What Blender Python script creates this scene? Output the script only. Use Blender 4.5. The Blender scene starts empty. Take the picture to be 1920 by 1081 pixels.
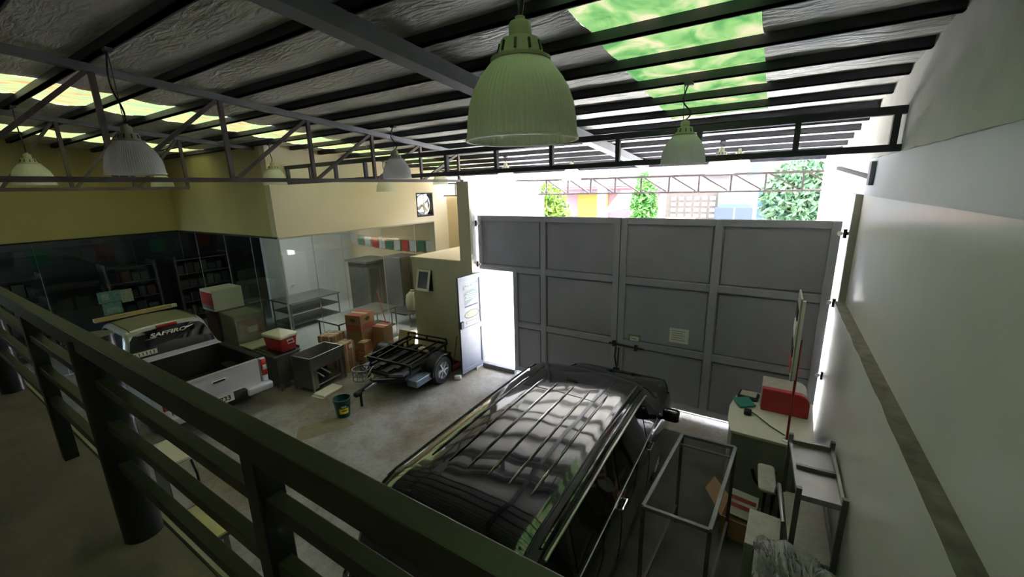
import bpy, math, random
from mathutils import Vector, Matrix, noise
random.seed(7)
PI = math.pi
R_ = math.radians
sc = bpy.context.scene
C = sc.collection

# ---------------------------------------------------------------- camera, sky, exposure
def make_camera():
    f, yaw, pitch, roll = 775.72, R_(32.594), R_(13.539), R_(-1.444)
    cy, sy, cp, sp = math.cos(yaw), math.sin(yaw), math.cos(pitch), math.sin(pitch)
    fwd = Vector((-sy*cp, cy*cp, -sp)); right = Vector((cy, sy, 0)); up = right.cross(fwd)
    r = right*math.cos(roll) + up*math.sin(roll)
    u = -right*math.sin(roll) + up*math.cos(roll)
    cam = bpy.data.cameras.new('camera'); o = bpy.data.objects.new('camera', cam); C.objects.link(o)
    cam.sensor_width = 36; cam.lens = f/1920*36; cam.clip_start = .02
    m = Matrix((r, u, -fwd)).transposed().to_4x4(); m.translation = (0, 0, 4.0)
    o.matrix_world = m
    sc.camera = o
make_camera()
w = bpy.data.worlds.new('sky'); sc.world = w; w.use_nodes = True
nt = w.node_tree; nt.nodes.clear()
out = nt.nodes.new('ShaderNodeOutputWorld'); bg = nt.nodes.new('ShaderNodeBackground')
sky = nt.nodes.new('ShaderNodeTexSky'); sky.sky_type = 'HOSEK_WILKIE'; sky.turbidity = 9; sky.sun_direction = (0.3, -.5, .8)
mx = nt.nodes.new('ShaderNodeMix'); mx.data_type = 'RGBA'; mx.inputs[0].default_value = .85
nt.links.new(sky.outputs[0], mx.inputs[6]); mx.inputs[7].default_value = (.80, .89, 1.06, 1)
nt.links.new(mx.outputs[2], bg.inputs[0]); bg.inputs[1].default_value = 7.5
nt.links.new(bg.outputs[0], out.inputs[0])
sd = bpy.data.lights.new('sun', 'SUN'); sd.energy = 42; sd.angle = R_(12); sd.color = (1, .97, .95)
so = bpy.data.objects.new('sun', sd); C.objects.link(so); so.rotation_euler = (R_(-27), 0, R_(8))
sc.view_settings.view_transform = 'Standard'; sc.view_settings.look = 'None'
sc.view_settings.gamma = 1; sc.view_settings.use_curve_mapping = False
sc.view_settings.exposure = 1.5
sc.cycles.diffuse_bounces = 6; sc.cycles.max_bounces = 16; sc.cycles.transparent_max_bounces = 16
sc.cycles.sample_clamp_indirect = 12

# ---------------------------------------------------------------- materials
def mat(name, col, rough=.6, metal=0., var=0., vscale=8., bump=0., bscale=40., spec=.5, coat=0., col2=None, alpha=1., trans=0., stretch=None):
    m = bpy.data.materials.new(name); m.use_nodes = True
    nt = m.node_tree; b = nt.nodes['Principled BSDF']
    c = (*col, 1)
    b.inputs['Base Color'].default_value = c; b.inputs['Roughness'].default_value = rough
    b.inputs['Metallic'].default_value = metal; b.inputs['Specular IOR Level'].default_value = spec
    b.inputs['Coat Weight'].default_value = coat; b.inputs['Coat Roughness'].default_value = .03
    b.inputs['Alpha'].default_value = alpha; b.inputs['Transmission Weight'].default_value = trans
    tc = nt.nodes.new('ShaderNodeTexCoord'); src = tc.outputs['Object']
    if stretch:
        mp = nt.nodes.new('ShaderNodeMapping'); mp.inputs['Scale'].default_value = stretch
        nt.links.new(src, mp.inputs[0]); src = mp.outputs[0]
    if var or col2:
        n = nt.nodes.new('ShaderNodeTexNoise'); n.inputs['Scale'].default_value = vscale; n.inputs['Detail'].default_value = 5
        nt.links.new(src, n.inputs['Vector'])
        r = nt.nodes.new('ShaderNodeValToRGB'); nt.links.new(n.outputs['Fac'], r.inputs[0])
        r.color_ramp.elements[0].position = .3; r.color_ramp.elements[1].position = .7
        a = col2 if col2 else tuple(max(0, x*(1-var)) for x in col)
        r.color_ramp.elements[0].color = (*a, 1); r.color_ramp.elements[1].color = c
        nt.links.new(r.outputs[0], b.inputs['Base Color'])
    if bump:
        n2 = nt.nodes.new('ShaderNodeTexNoise'); n2.inputs['Scale'].default_value = bscale; n2.inputs['Detail'].default_value = 4
        nt.links.new(src, n2.inputs['Vector'])
        bp = nt.nodes.new('ShaderNodeBump'); bp.inputs['Strength'].default_value = bump; bp.inputs['Distance'].default_value = .02
        nt.links.new(n2.outputs['Fac'], bp.inputs['Height']); nt.links.new(bp.outputs[0], b.inputs['Normal'])
    return m

def glass_mat(name, tint=(.8, .88, .85), refl=1.0, rough=.01):
    m = bpy.data.materials.new(name); m.use_nodes = True; nt = m.node_tree; nt.nodes.clear()
    o = nt.nodes.new('ShaderNodeOutputMaterial'); t = nt.nodes.new('ShaderNodeBsdfTransparent'); t.inputs[0].default_value = (*tint, 1)
    g = nt.nodes.new('ShaderNodeBsdfGlossy'); g.inputs['Roughness'].default_value = rough
    fr = nt.nodes.new('ShaderNodeLayerWeight'); fr.inputs[0].default_value = .5
    pw = nt.nodes.new('ShaderNodeMath'); pw.operation = 'POWER'; pw.inputs[1].default_value = 4.5; nt.links.new(fr.outputs['Facing'], pw.inputs[0])
    mu = nt.nodes.new('ShaderNodeMath'); mu.operation = 'MULTIPLY_ADD'; mu.inputs[1].default_value = .6*refl; mu.inputs[2].default_value = .04*refl
    nt.links.new(pw.outputs[0], mu.inputs[0])
    x = nt.nodes.new('ShaderNodeMixShader'); nt.links.new(mu.outputs[0], x.inputs[0])
    nt.links.new(t.outputs[0], x.inputs[1]); nt.links.new(g.outputs[0], x.inputs[2]); nt.links.new(x.outputs[0], o.inputs[0])
    return m

def translucent_mat(name, c1, c2, c3, scale=2.2, stretch=(1, 1, 1), mixf=.8):
    m = bpy.data.materials.new(name); m.use_nodes = True; nt = m.node_tree; nt.nodes.clear()
    o = nt.nodes.new('ShaderNodeOutputMaterial'); t = nt.nodes.new('ShaderNodeBsdfTranslucent'); d = nt.nodes.new('ShaderNodeBsdfDiffuse')
    tc = nt.nodes.new('ShaderNodeTexCoord'); mp = nt.nodes.new('ShaderNodeMapping'); mp.inputs['Scale'].default_value = stretch
    n = nt.nodes.new('ShaderNodeTexNoise'); n.inputs['Scale'].default_value = scale; n.inputs['Detail'].default_value = 4; n.inputs['Distortion'].default_value = .8
    r = nt.nodes.new('ShaderNodeValToRGB'); e = r.color_ramp.elements
    e[0].position = .34; e[0].color = (*c1, 1); e[1].position = .66; e[1].color = (*c3, 1); k = e.new(.48); k.color = (*c2, 1)
    nt.links.new(tc.outputs['Object'], mp.inputs[0]); nt.links.new(mp.outputs[0], n.inputs['Vector']); nt.links.new(n.outputs['Fac'], r.inputs[0])
    nt.links.new(r.outputs[0], t.inputs[0]); nt.links.new(r.outputs[0], d.inputs[0])
    x = nt.nodes.new('ShaderNodeMixShader'); x.inputs[0].default_value = mixf
    nt.links.new(d.outputs[0], x.inputs[1]); nt.links.new(t.outputs[0], x.inputs[2]); nt.links.new(x.outputs[0], o.inputs[0])
    return m

def lampglass(name, col, tr=.35):
    m = bpy.data.materials.new(name); m.use_nodes = True; nt = m.node_tree; b = nt.nodes['Principled BSDF']
    b.inputs['Base Color'].default_value = (*col, 1); b.inputs['Roughness'].default_value = .25
    t = nt.nodes.new('ShaderNodeBsdfTranslucent'); t.inputs[0].default_value = (*col, 1)
    p = nt.nodes.new('ShaderNodeBsdfTransparent'); p.inputs[0].default_value = (*col, 1)
    x1 = nt.nodes.new('ShaderNodeMixShader'); x1.inputs[0].default_value = tr
    x2 = nt.nodes.new('ShaderNodeMixShader'); x2.inputs[0].default_value = .25
    o = nt.nodes['Material Output']
    nt.links.new(b.outputs[0], x1.inputs[1]); nt.links.new(t.outputs[0], x1.inputs[2])
    nt.links.new(x1.outputs[0], x2.inputs[1]); nt.links.new(p.outputs[0], x2.inputs[2]); nt.links.new(x2.outputs[0], o.inputs[0])
    return m

def foil_mat():
    m = mat('foil', (.70, .69, .64), .36, .25, var=.25, vscale=1.3)
    nt = m.node_tree; b = nt.nodes['Principled BSDF']
    tc = nt.nodes.new('ShaderNodeTexCoord')
    n1 = nt.nodes.new('ShaderNodeTexNoise'); n1.inputs['Scale'].default_value = 45; n1.inputs['Detail'].default_value = 3
    mp = nt.nodes.new('ShaderNodeMapping'); mp.inputs['Scale'].default_value = (1.2, 6, 1); mp.inputs['Rotation'].default_value = (0, 0, .35)
    n2 = nt.nodes.new('ShaderNodeTexNoise'); n2.inputs['Scale'].default_value = 3; n2.inputs['Detail'].default_value = 4; n2.inputs['Distortion'].default_value = 1.2
    nt.links.new(tc.outputs['Object'], n1.inputs['Vector']); nt.links.new(tc.outputs['Object'], mp.inputs[0]); nt.links.new(mp.outputs[0], n2.inputs['Vector'])
    b1 = nt.nodes.new('ShaderNodeBump'); b1.inputs['Strength'].default_value = .5; b1.inputs['Distance'].default_value = .01
    b2 = nt.nodes.new('ShaderNodeBump'); b2.inputs['Strength'].default_value = .7; b2.inputs['Distance'].default_value = .05
    nt.links.new(n1.outputs['Fac'], b1.inputs['Height']); nt.links.new(n2.outputs['Fac'], b2.inputs['Height'])
    nt.links.new(b2.outputs[0], b1.inputs['Normal']); nt.links.new(b1.outputs[0], b.inputs['Normal'])
    return m

def floor_mat():
    m = mat('concrete', (.44, .42, .38), .72, bump=.15, bscale=30); nt = m.node_tree; b = nt.nodes['Principled BSDF']
    tc = nt.nodes.new('ShaderNodeTexCoord')
    def noi(sc_, d, dist=0):
        n = nt.nodes.new('ShaderNodeTexNoise'); n.inputs['Scale'].default_value = sc_; n.inputs['Detail'].default_value = d; n.inputs['Distortion'].default_value = dist; nt.links.new(tc.outputs['Object'], n.inputs['Vector']); return n
    def ramp(n, a, c, p0, p1):
        r = nt.nodes.new('ShaderNodeValToRGB'); r.color_ramp.elements[0].position = p0; r.color_ramp.elements[1].position = p1
        r.color_ramp.elements[0].color = (*a, 1); r.color_ramp.elements[1].color = (*c, 1); nt.links.new(n.outputs['Fac'], r.inputs[0]); return r
    r1 = ramp(noi(.45, 3, .6), (.29, .25, .19), (.44, .43, .43), .38, .60)
    r2 = ramp(noi(2.6, 6, .6), (.74, .71, .67), (1, 1, 1), .34, .60)
    r3 = ramp(noi(16, 4, .4), (.84, .82, .80), (1, 1, 1), .36, .52)
    prev = r1
    for r in (r2, r3):
        x = nt.nodes.new('ShaderNodeMix'); x.data_type = 'RGBA'; x.blend_type = 'MULTIPLY'; x.inputs[0].default_value = 1
        nt.links.new(prev.outputs[2] if prev.bl_idname == 'ShaderNodeMix' else prev.outputs[0], x.inputs[6]); nt.links.new(r.outputs[0], x.inputs[7]); prev = x
    nt.links.new(prev.outputs[2], b.inputs['Base Color'])
    return m

M = dict(
    concrete=floor_mat(),
    outconc=mat('pale_concrete', (.45, .44, .42), .85, var=.2, vscale=2),
    mezz=mat('mezzanine_concrete', (.33, .26, .21), .6, vscale=3.5, bump=.15, bscale=25, col2=(.20, .165, .135)),
    patch=mat('worn_patch', (.30, .27, .17), .8, var=.2),
    wallr=mat('gloss_paint_wall', (.66, .66, .58), .30, var=.08, vscale=1.5, bump=.03, bscale=6),
    beamr=mat('painted_beam', (.52, .58, .64), .5, var=.08, vscale=2),
    plaster=mat('rough_plaster', (.58, .58, .53), .85, var=.15, vscale=2.5, bump=.2, bscale=20),
    dust=mat('dusty_ledge', (.22, .20, .15), .95, var=.45, vscale=9, bump=.3),
    cream=mat('cream_wall', (.82, .75, .57), .75, var=.06, vscale=1.2),
    yellow=mat('yellow_cream_wall', (.66, .57, .27), .75, var=.06, vscale=1.2),  # cream wall with the yellow skylight tint put into its colour
    peach=mat('peach_wall', (.80, .66, .42), .75),
    blockw=mat('block_wall', (.66, .63, .46), .7, var=.1, vscale=1.5),
    white=mat('white_wall', (.82, .84, .88), .6, var=.04, vscale=1.5),
    kit=mat('kitchen_wall', (.72, .74, .74), .55),
    tile=mat('pale_tile', (.66, .68, .66), .35, var=.08),
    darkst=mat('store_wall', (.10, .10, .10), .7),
    steel=mat('dark_roof_steel', (.075, .075, .09), .55, .2, var=.2),
    grey=mat('grey_painted_steel', (.20, .205, .22), .55, .2, var=.15),
    brown=mat('primer_steel', (.14, .11, .10), .6, .1, var=.25),
    foil=foil_mat(),
    gate=mat('gate_sheet', (.41, .40, .455), .45, .15, var=.16, vscale=1.3, bump=.05, bscale=4),
    gatef=mat('gate_frame', (.44, .435, .485), .5, .15, var=.1, vscale=2), bead=mat('bead_shadow_line', (.10, .10, .12), .7),
    doorp=mat('door_paint', (.20, .22, .28), .45, .1, var=.15, vscale=3),
    rail=mat('rail_paint', (.052, .051, .030), .42, 0, var=.3, vscale=5, bump=.05),
    pipe=mat('pipe_paint', (.018, .018, .024), .35, 0, var=.2, vscale=6),
    trim=mat('pale_trim', (.62, .60, .45), .6),
    black=mat('black', (.012, .012, .013), .5),
    rubber=mat('rubber', (.02, .02, .022), .8),
    blackp=mat('black_car_paint', (.006, .006, .007), .10, 0, coat=1.0, spec=.6),
    darkglass=mat('dark_car_glass', (.004, .005, .006), .04, 0, spec=.7),
    silverp=mat('silver_car_paint', (.74, .74, .84), .30, .25, coat=.6),
    silverroof=mat('dusty_silver_roof', (.42, .42, .33), .5, .3, var=.15, vscale=5),
    dimtrim=mat('dim_trim', (.25, .25, .25), .4, .8), chrome=mat('chrome', (.8, .8, .8), .12, 1),
    alu=mat('alloy', (.55, .56, .58), .3, .9),
    red=mat('red_plastic', (.50, .03, .035), .4),
    redl=mat('red_lamp', (.55, .02, .02), .15, coat=.6),
    wplast=mat('white_plastic', (.78, .78, .72), .45),
    lidc=mat('cooler_lid', (.84, .82, .68), .5),
    liner=mat('bed_liner', (.022, .022, .02), .7, bump=.3, bscale=6),
    stain=mat('stainless', (.40, .40, .37), .35, .85, var=.2, vscale=4, bump=.02),
    staind=mat('dull_stainless', (.23, .23, .20), .45, .6, var=.25, vscale=4),
    carton=mat('cardboard', (.42, .25, .13), .85, var=.12, vscale=4),
    cartonr=mat('red_print', (.55, .10, .08), .8, var=.2, vscale=30),
    cartond=mat('dark_print', (.10, .07, .05), .8),
    strap=mat('strapping', (.72, .62, .42), .5),
    paper=mat('paper', (.75, .74, .68), .7),
    wood=mat('wood', (.66, .50, .26), .6, var=.2, vscale=3, stretch=(1, 8, 8)),
    teal=mat('teal_plastic', (.01, .09, .085), .4),
    tealp=mat('teal_poster', (.28, .50, .47), .5, vscale=18, col2=(.10, .28, .26)),
    palep=mat('pale_poster', (.60, .64, .56), .5, vscale=22, col2=(.28, .34, .28)),
    yel=mat('yellow', (.85, .65, .03), .5),
    yeltop=mat('yellow_top', (.72, .68, .16), .45, vscale=9, col2=(.62, .62, .42)),
    trailer=mat('trailer_black', (.016, .018, .023), .45, .2, var=.2),
    toolbox=mat('tool_box', (.22, .28, .34), .35, .6, var=.2),
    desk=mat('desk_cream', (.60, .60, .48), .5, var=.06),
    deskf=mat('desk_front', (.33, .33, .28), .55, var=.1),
    board=mat('faded_board', (.46, .45, .37), .6, var=.2, vscale=14),
    lampg=lampglass('prismatic_shade', (.88, .89, .80)),
    lampw=lampglass('frosted_shade', (.84, .84, .85)),
    lampc=mat('lamp_casting', (.40, .41, .30), .6),
    skyg=translucent_mat('green_fibreglass', (.0035, .0105, .0032), (.0085, .0165, .0055), (.021, .020, .012), 2.6, (1.4, 1, 1), .95),
    skyy=translucent_mat('yellow_fibreglass', (.021, .014, .006), (.021, .023, .010), (.013, .023, .011), 3.2, (2.2, .8, 1), .95),
    glass=glass_mat('shop_glass', (.80, .84, .82), 1.0),
    glasst=glass_mat('tinted_shop_glass', (.50, .55, .52), 1.0),
    wrap=None,
    sack=mat('sack', (.68, .62, .42), .8, var=.15), green=mat('flag_green', (.03, .20, .12), .7), flagr=mat('flag_red', (.55, .04, .05), .7), flagd=mat('flag_dark_red', (.16, .03, .02), .8), flagw=mat('flag_white', (.62, .66, .66), .7),
    leafa=mat('lime_leaves', (.11, .19, .012), .6, vscale=3, col2=(.05, .12, .01)), leafb=mat('green_leaves', (.06, .17, .015), .6, vscale=3, col2=(.04, .16, .03)),
    leafc=mat('dusty_leaves', (.08, .14, .06), .6, vscale=3, col2=(.05, .12, .06)),
    pink=mat('pink_paint', (.17, .085, .105), .8), ochre=mat('ochre_paint', (.24, .12, .015), .8), blue=mat('blue_steel', (.015, .025, .08), .6), lblue=mat('pale_blue', (.05, .10, .13), .6),
    outwhite=mat('outdoor_white', (.22, .22, .22), .8), slate=mat('slate_roof', (.05, .055, .08), .7), block=mat('vent_block', (.075, .065, .055), .9, var=.3), orange=mat('orange', (.8, .30, .04), .6),
)
def wrap_mat():
    m = mat('stretch_wrap', (.30, .32, .28), .2, 0, spec=.9, alpha=.72, var=.45, vscale=5); nt = m.node_tree; b = nt.nodes['Principled BSDF']
    tc = nt.nodes.new('ShaderNodeTexCoord'); mp = nt.nodes.new('ShaderNodeMapping'); mp.inputs['Scale'].default_value = (9, 2.2, 3); mp.inputs['Rotation'].default_value = (.2, .3, .5)
    v = nt.nodes.new('ShaderNodeTexNoise'); v.inputs['Scale'].default_value = 1.6; v.inputs['Detail'].default_value = 3; v.inputs['Distortion'].default_value = 1.4
    nt.links.new(tc.outputs['Object'], mp.inputs[0]); nt.links.new(mp.outputs[0], v.inputs['Vector'])
    bp = nt.nodes.new('ShaderNodeBump'); bp.inputs['Strength'].default_value = 1; bp.inputs['Distance'].default_value = .05
    nt.links.new(v.outputs['Fac'], bp.inputs['Height']); nt.links.new(bp.outputs[0], b.inputs['Normal'])
    return m
M['wrap'] = wrap_mat(); M['film'] = mat('thin_film', (.5, .5, .46), .15, spec=.8, alpha=.25)

# ---------------------------------------------------------------- mesh builder
MAT4 = {}
class MB:
    def __init__(s): s.v = []; s.f = []
    def add(s, vs, fs):
        n = len(s.v); s.v += [Vector(p) for p in vs]; s.f += [tuple(n+i for i in f) for f in fs]; return s
    def box(s, x0, x1, y0, y1, z0, z1, m=None):
        vs = [Vector((x, y, z)) for z in (z0, z1) for y in (y0, y1) for x in (x0, x1)]
        if m is not None: vs = [m @ p for p in vs]
        return s.add(vs, [(0, 2, 3, 1), (4, 5, 7, 6), (0, 1, 5, 4), (2, 6, 7, 3), (0, 4, 6, 2), (1, 3, 7, 5)])
    def cbox(s, c, d, rz=0, rx=0, ry=0):
        m = Matrix.Translation(c) @ Matrix.Rotation(rz, 4, 'Z') @ Matrix.Rotation(rx, 4, 'X') @ Matrix.Rotation(ry, 4, 'Y')
        return s.box(-d[0]/2, d[0]/2, -d[1]/2, d[1]/2, -d[2]/2, d[2]/2, m)
    def rbox(s, c, d, r=.02, rz=0, taper=1.0, n=4):
        # box with rounded vertical corners and softened top edge; taper scales the bottom
        m = Matrix.Translation(c) @ Matrix.Rotation(rz, 4, 'Z')
        rings = []
        def ring(sx, sy, rr, z):
            o = []
            for q, (cx, cy) in enumerate(((1, 1), (-1, 1), (-1, -1), (1, -1))):
                for k in range(n+1):
                    a = PI/2*q + PI/2*k/n
                    o.append(m @ Vector((cx*(sx/2-rr)+rr*math.cos(a), cy*(sy/2-rr)+rr*math.sin(a), z)))
            return o
        h = d[2]/2; e = min(r*.5, h*.4)
        rings = [ring(d[0]*taper-2*e, d[1]*taper-2*e, r, -h), ring(d[0]*taper, d[1]*taper, r, -h+e), ring(d[0], d[1], r, h-e), ring(d[0]-2*e, d[1]-2*e, max(r-e, .001), h)]
        N = len(rings[0]); vs = [p for q in rings for p in q]; fs = []
        for i in range(3):
            for j in range(N): fs.append((i*N+j, i*N+(j+1) % N, (i+1)*N+(j+1) % N, (i+1)*N+j))
        fs.append(tuple(reversed(range(N)))); fs.append(tuple(range(3*N, 4*N)))
        return s.add(vs, fs)
    def beam(s, p, q, w, h, up=(0, 0, 1)):
        p = Vector(p); q = Vector(q); d = (q-p).normalized(); up = Vector(up)
        if abs(d.dot(up)) > .98: up = Vector((1, 0, 0))
        x = d.cross(up).normalized(); z = x.cross(d)
        vs = [a + x*sx*w/2 + z*sz*h/2 for a in (p, q) for sx, sz in ((-1, -1), (1, -1), (1, 1), (-1, 1))]
        return s.add(vs, [(0, 1, 2, 3), (7, 6, 5, 4), (0, 4, 5, 1), (1, 5, 6, 2), (2, 6, 7, 3), (3, 7, 4, 0)])
    def tube(s, pts, r, n=10, closed=False):
        pts = [Vector(p) for p in pts]; L = len(pts); rs = r if isinstance(r, (list, tuple)) else [r]*L
        vs = []; fs = []; prev = None
        for i, p in enumerate(pts):
            a = pts[(i-1) % L] if closed or i else p; b = pts[(i+1) % L] if closed or i < L-1 else p
            d = (b-a).normalized()
            if prev is None: x = d.orthogonal().normalized()
            else:
                x = prev - d*prev.dot(d); x = x.normalized() if x.length > 1e-6 else d.orthogonal().normalized()
            prev = x; y = d.cross(x)
            vs += [p + (x*math.cos(2*PI*k/n) + y*math.sin(2*PI*k/n))*rs[i] for k in range(n)]
        for i in range(L if closed else L-1):
            j = (i+1) % L
            for k in range(n): fs.append((i*n+k, i*n+(k+1) % n, j*n+(k+1) % n, j*n+k))
        if not closed: fs.append(tuple(reversed(range(n)))); fs.append(tuple(range((L-1)*n, L*n)))
        return s.add(vs, fs)
    def lathe(s, prof, c=(0, 0, 0), n=32, ax='Z', ribs=0, cap=(False, False)):
        vs = []; c = Vector(c)
        for r, z in prof:
            for k in range(n):
                a = 2*PI*k/n; rr = r*(1+(ribs if k % 2 else 0))
                p = Vector((rr*math.cos(a), rr*math.sin(a), z))
                if ax == 'X': p = Vector((p.z, p.x, p.y))
                if ax == 'Y': p = Vector((p.x, p.z, p.y))
                vs.append(c+p)
        fs = []
        for i in range(len(prof)-1):
            for k in range(n): fs.append((i*n+k, i*n+(k+1) % n, (i+1)*n+(k+1) % n, (i+1)*n+k))
        if cap[0]: fs.append(tuple(reversed(range(n))))
        if cap[1]: fs.append(tuple(range((len(prof)-1)*n, len(prof)*n)))
        return s.add(vs, fs)
    def quad(s, a, b, c, d): return s.add([a, b, c, d], [(0, 1, 2, 3)])
    def prism(s, pts, thick):
        # flat polygon pts (3d) extruded by vector thick
        pts = [Vector(p) for p in pts]; t = Vector(thick); n = len(pts)
        return s.add(pts+[p+t for p in pts], [tuple(reversed(range(n))), tuple(range(n, 2*n))] + [(i, (i+1) % n, n+(i+1) % n, n+i) for i in range(n)])
    def build(s, name, m, parent=None, local=False, smooth=False, bevel=0, flip=False):
        me = bpy.data.meshes.new(name); vs = s.v
        if parent is not None and not local:
            inv = MAT4[parent.name].inverted(); vs = [inv @ p for p in vs]
        me.from_pydata([tuple(p) for p in vs], [], s.f)
        me.materials.append(M[m] if isinstance(m, str) else m)
        o = bpy.data.objects.new(name, me); C.objects.link(o)
        import bmesh
        bm = bmesh.new(); bm.from_mesh(me); bmesh.ops.recalc_face_normals(bm, faces=bm.faces); bm.to_mesh(me); bm.free()
        if parent is not None: o.parent = parent; MAT4[o.name] = MAT4[parent.name]
        else: MAT4[o.name] = Matrix.Identity(4)
        if smooth:
            for p in me.polygons: p.use_smooth = True
            try: me.set_sharp_from_angle(angle=R_(smooth if smooth is not True else 40))
            except Exception: pass
        if bevel:
            b = o.modifiers.new('bevel', 'BEVEL'); b.width = bevel; b.segments = 2; b.limit_method = 'ANGLE'
        return o

def thing(name, label, cat, loc=(0, 0, 0), rz=0, group=None):
    o = bpy.data.objects.new(name, None); C.objects.link(o); o.location = loc; o.rotation_euler = (0, 0, rz)
    o.empty_display_size = .1
    MAT4[o.name] = Matrix.Translation(loc) @ Matrix.Rotation(rz, 4, 'Z')
    o['label'] = label; o['category'] = cat
    if group: o['group'] = group
    return o
def tag(o, label, cat, group=None, kind=None):
    o['label'] = label; o['category'] = cat
    if group: o['group'] = group
    if kind: o['kind'] = kind
    return o
def struct(o): o['kind'] = 'structure'; return o
def place(o, loc, rz=0):
    o.location = loc; o.rotation_euler = (0, 0, rz)
def copy_tree(o, parent=None):
    c = o.copy(); C.objects.link(c)
    if parent is not None: c.parent = parent
    for ch in list(o.children): copy_tree(ch, c)
    return c
def text(body, size, m, parent, mtx, name='lettering', bold=0, sx=1, shear=0):
    cu = bpy.data.curves.new('t', 'FONT'); cu.body = body; cu.size = size; cu.extrude = .0008; cu.offset = bold; cu.align_x = 'CENTER'; cu.align_y = 'CENTER'; cu.shear = shear
    t = bpy.data.objects.new('t', cu); C.objects.link(t)
    dg = bpy.context.evaluated_depsgraph_get(); me = bpy.data.meshes.new_from_object(t.evaluated_get(dg))
    bpy.data.objects.remove(t); me.materials.clear(); me.materials.append(M[m])
    inv = MAT4[parent.name].inverted()
    for v in me.vertices:
        p = Vector((v.co.x*sx, v.co.y, v.co.z)); v.co = inv @ (mtx @ p)
    o = bpy.data.objects.new(name, me); C.objects.link(o); o.parent = parent; MAT4[o.name] = MAT4[parent.name]
    return o
def frame_mtx(c, right, up):
    r = Vector(right).normalized(); u = Vector(up); n = r.cross(u).normalized(); u = n.cross(r)
    m = Matrix((r, u, n)).transposed().to_4x4(); m.translation = c; return m

# ================================================================ SETTING
XW, YG = .915, 7.2                        # right wall plane, gate plane
def roofz(y): return 5.36-.087*y          # underside of purlins
MB().box(-17, 1.1, -3.6, 9.95, -.15, 0).build('floor', 'concrete')['kind'] = 'structure'
struct(MB().box(-1.25, .80, .55, 6.6, 0, .006).build('floor_slab_right', mat('dirty_concrete', (.105, .105, .07), .8, vscale=2.2, bump=.15, col2=(.055, .055, .035))))  # thin sheet whose dark colour paints the shade between van and right wall
struct(MB().box(-16.8, -8.81, 4.71, 10.15, 0, .012).build('floor_kitchen', 'tile'))
struct(MB().box(-40, 40, 9.95, 40, -.2, -.01).build('ground', 'outconc'))
struct(MB().box(-5.5, .9, 7.3, 9.95, 0, .012).build('floor_porch', 'outconc'))
struct(MB().add([(-6.75, 3.45, .004), (-6.35, 3.15, .004), (-5.95, 4.02, .004), (-6.4, 4.1, .004)], [(0, 1, 2, 3)]).build('trim_1', 'patch'))  # flat olive patch, darker than the floor around it
# right wall
struct(MB().box(.80, 1.15, -3.6, 7.05, 0, 2.36).build('wall_right_lower', 'wallr'))
struct(MB().box(XW, 1.15, -3.6, 7.05, 2.36, 3.82).build('wall_right', 'wallr'))
led = MB()
N = 90; y0 = -3.5
for i in range(N):
    a = y0+(7.1-y0)*i/N; b = y0+(7.1-y0)*(i+1)/N
    xa = .80+.012*noise.noise((a*3, 0, 0)); xb = .80+.012*noise.noise((b*3, 0, 0))
    led.quad((xa, a, 2.364), (.916, a, 2.364), (.916, b, 2.364), (xb, b, 2.364))
struct(led.build('trim_2', 'dust'))
struct(MB().box(.875, 1.15, -3.6, 9.9, 3.82, 4.24).build('beam_right', 'beamr'))
up = MB()
for i in range(60):
    a = -3.6+13.6*i/60; b = -3.6+13.6*(i+1)/60
    za = 4.24+.012*noise.noise((a*4, 1, 0)); zb = 4.24+.012*noise.noise((b*4, 1, 0))
    up.add([(.86, a, za), (1.15, a, za), (1.15, a, 6.2), (.86, a, 6.2), (.86, b, zb), (1.15, b, zb), (1.15, b, 6.2), (.86, b, 6.2)],
           [(0, 4, 7, 3), (0, 1, 5, 4), (3, 7, 6, 2), (1, 2, 6, 5)])
struct(up.build('wall_right_upper', 'plaster'))
struct(MB().box(.84, 1.15, 7.13, 9.9, 0, 3.82).build('wall_porch_right', 'white'))
struct(MB().box(.836, 1.15, 7.05, 7.13, 0, 3.82).build('trim_11', mat('jamb', (.34, .33, .27), .8)))  # gate jamb, its shade put into a darker colour
struct(MB().box(.66, 1.15, 9.9, 10.1, 0, 4.6).build('column_porch_right', 'white'))
struct(MB().box(-30, -5.47, 10.1, 10.3, 0, 3.83).build('wall_front_left', 'peach'))
struct(MB().box(1.15, 6, 9.9, 10.1, 0, 4.6).build('wall_front_right', 'white'))
# left wall of the porch (with the end face toward the room)
struct(MB().box(-5.75, -5.47, 7.0, 10.1, 0, 4.17).build('wall_porch_left', 'white'))
struct(MB().box(-5.752, -5.44, 6.93, 7.0, 0, 4.17).build('column_left', 'blockw'))
# small room block beside the gate
struct(MB().box(-7.25, -5.752, 6.93, 10.1, 0, 2.47).build('wall_block', 'blockw'))
struct(MB().box(-7.27, -5.752, 6.91, 10.1, 2.47, 2.50).build('trim_3', 'peach'))
wn = struct(MB().box(-7.03, -6.62, 6.915, 6.935, 1.72, 2.22).build('window_1', 'black'))
fr = MB()
mt = Matrix.Translation((-6.825, 6.90, 2.22)) @ Matrix.Rotation(R_(-14), 4, 'X')
for a in ((-.2, -.15, -.5, 0), (.15, .2, -.5, 0), (-.15, .15, -.05, 0), (-.15, .15, -.5, -.44)):
    fr.box(a[0], a[1], -.02, .01, a[2], a[3], mt)
fr.build('window_frame', 'wplast', wn)
MB().box(-.15, .15, -.01, -.004, -.45, -.05, mt).build('window_pane', mat('awning_glass', (.10, .10, .12), .15), wn)
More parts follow.
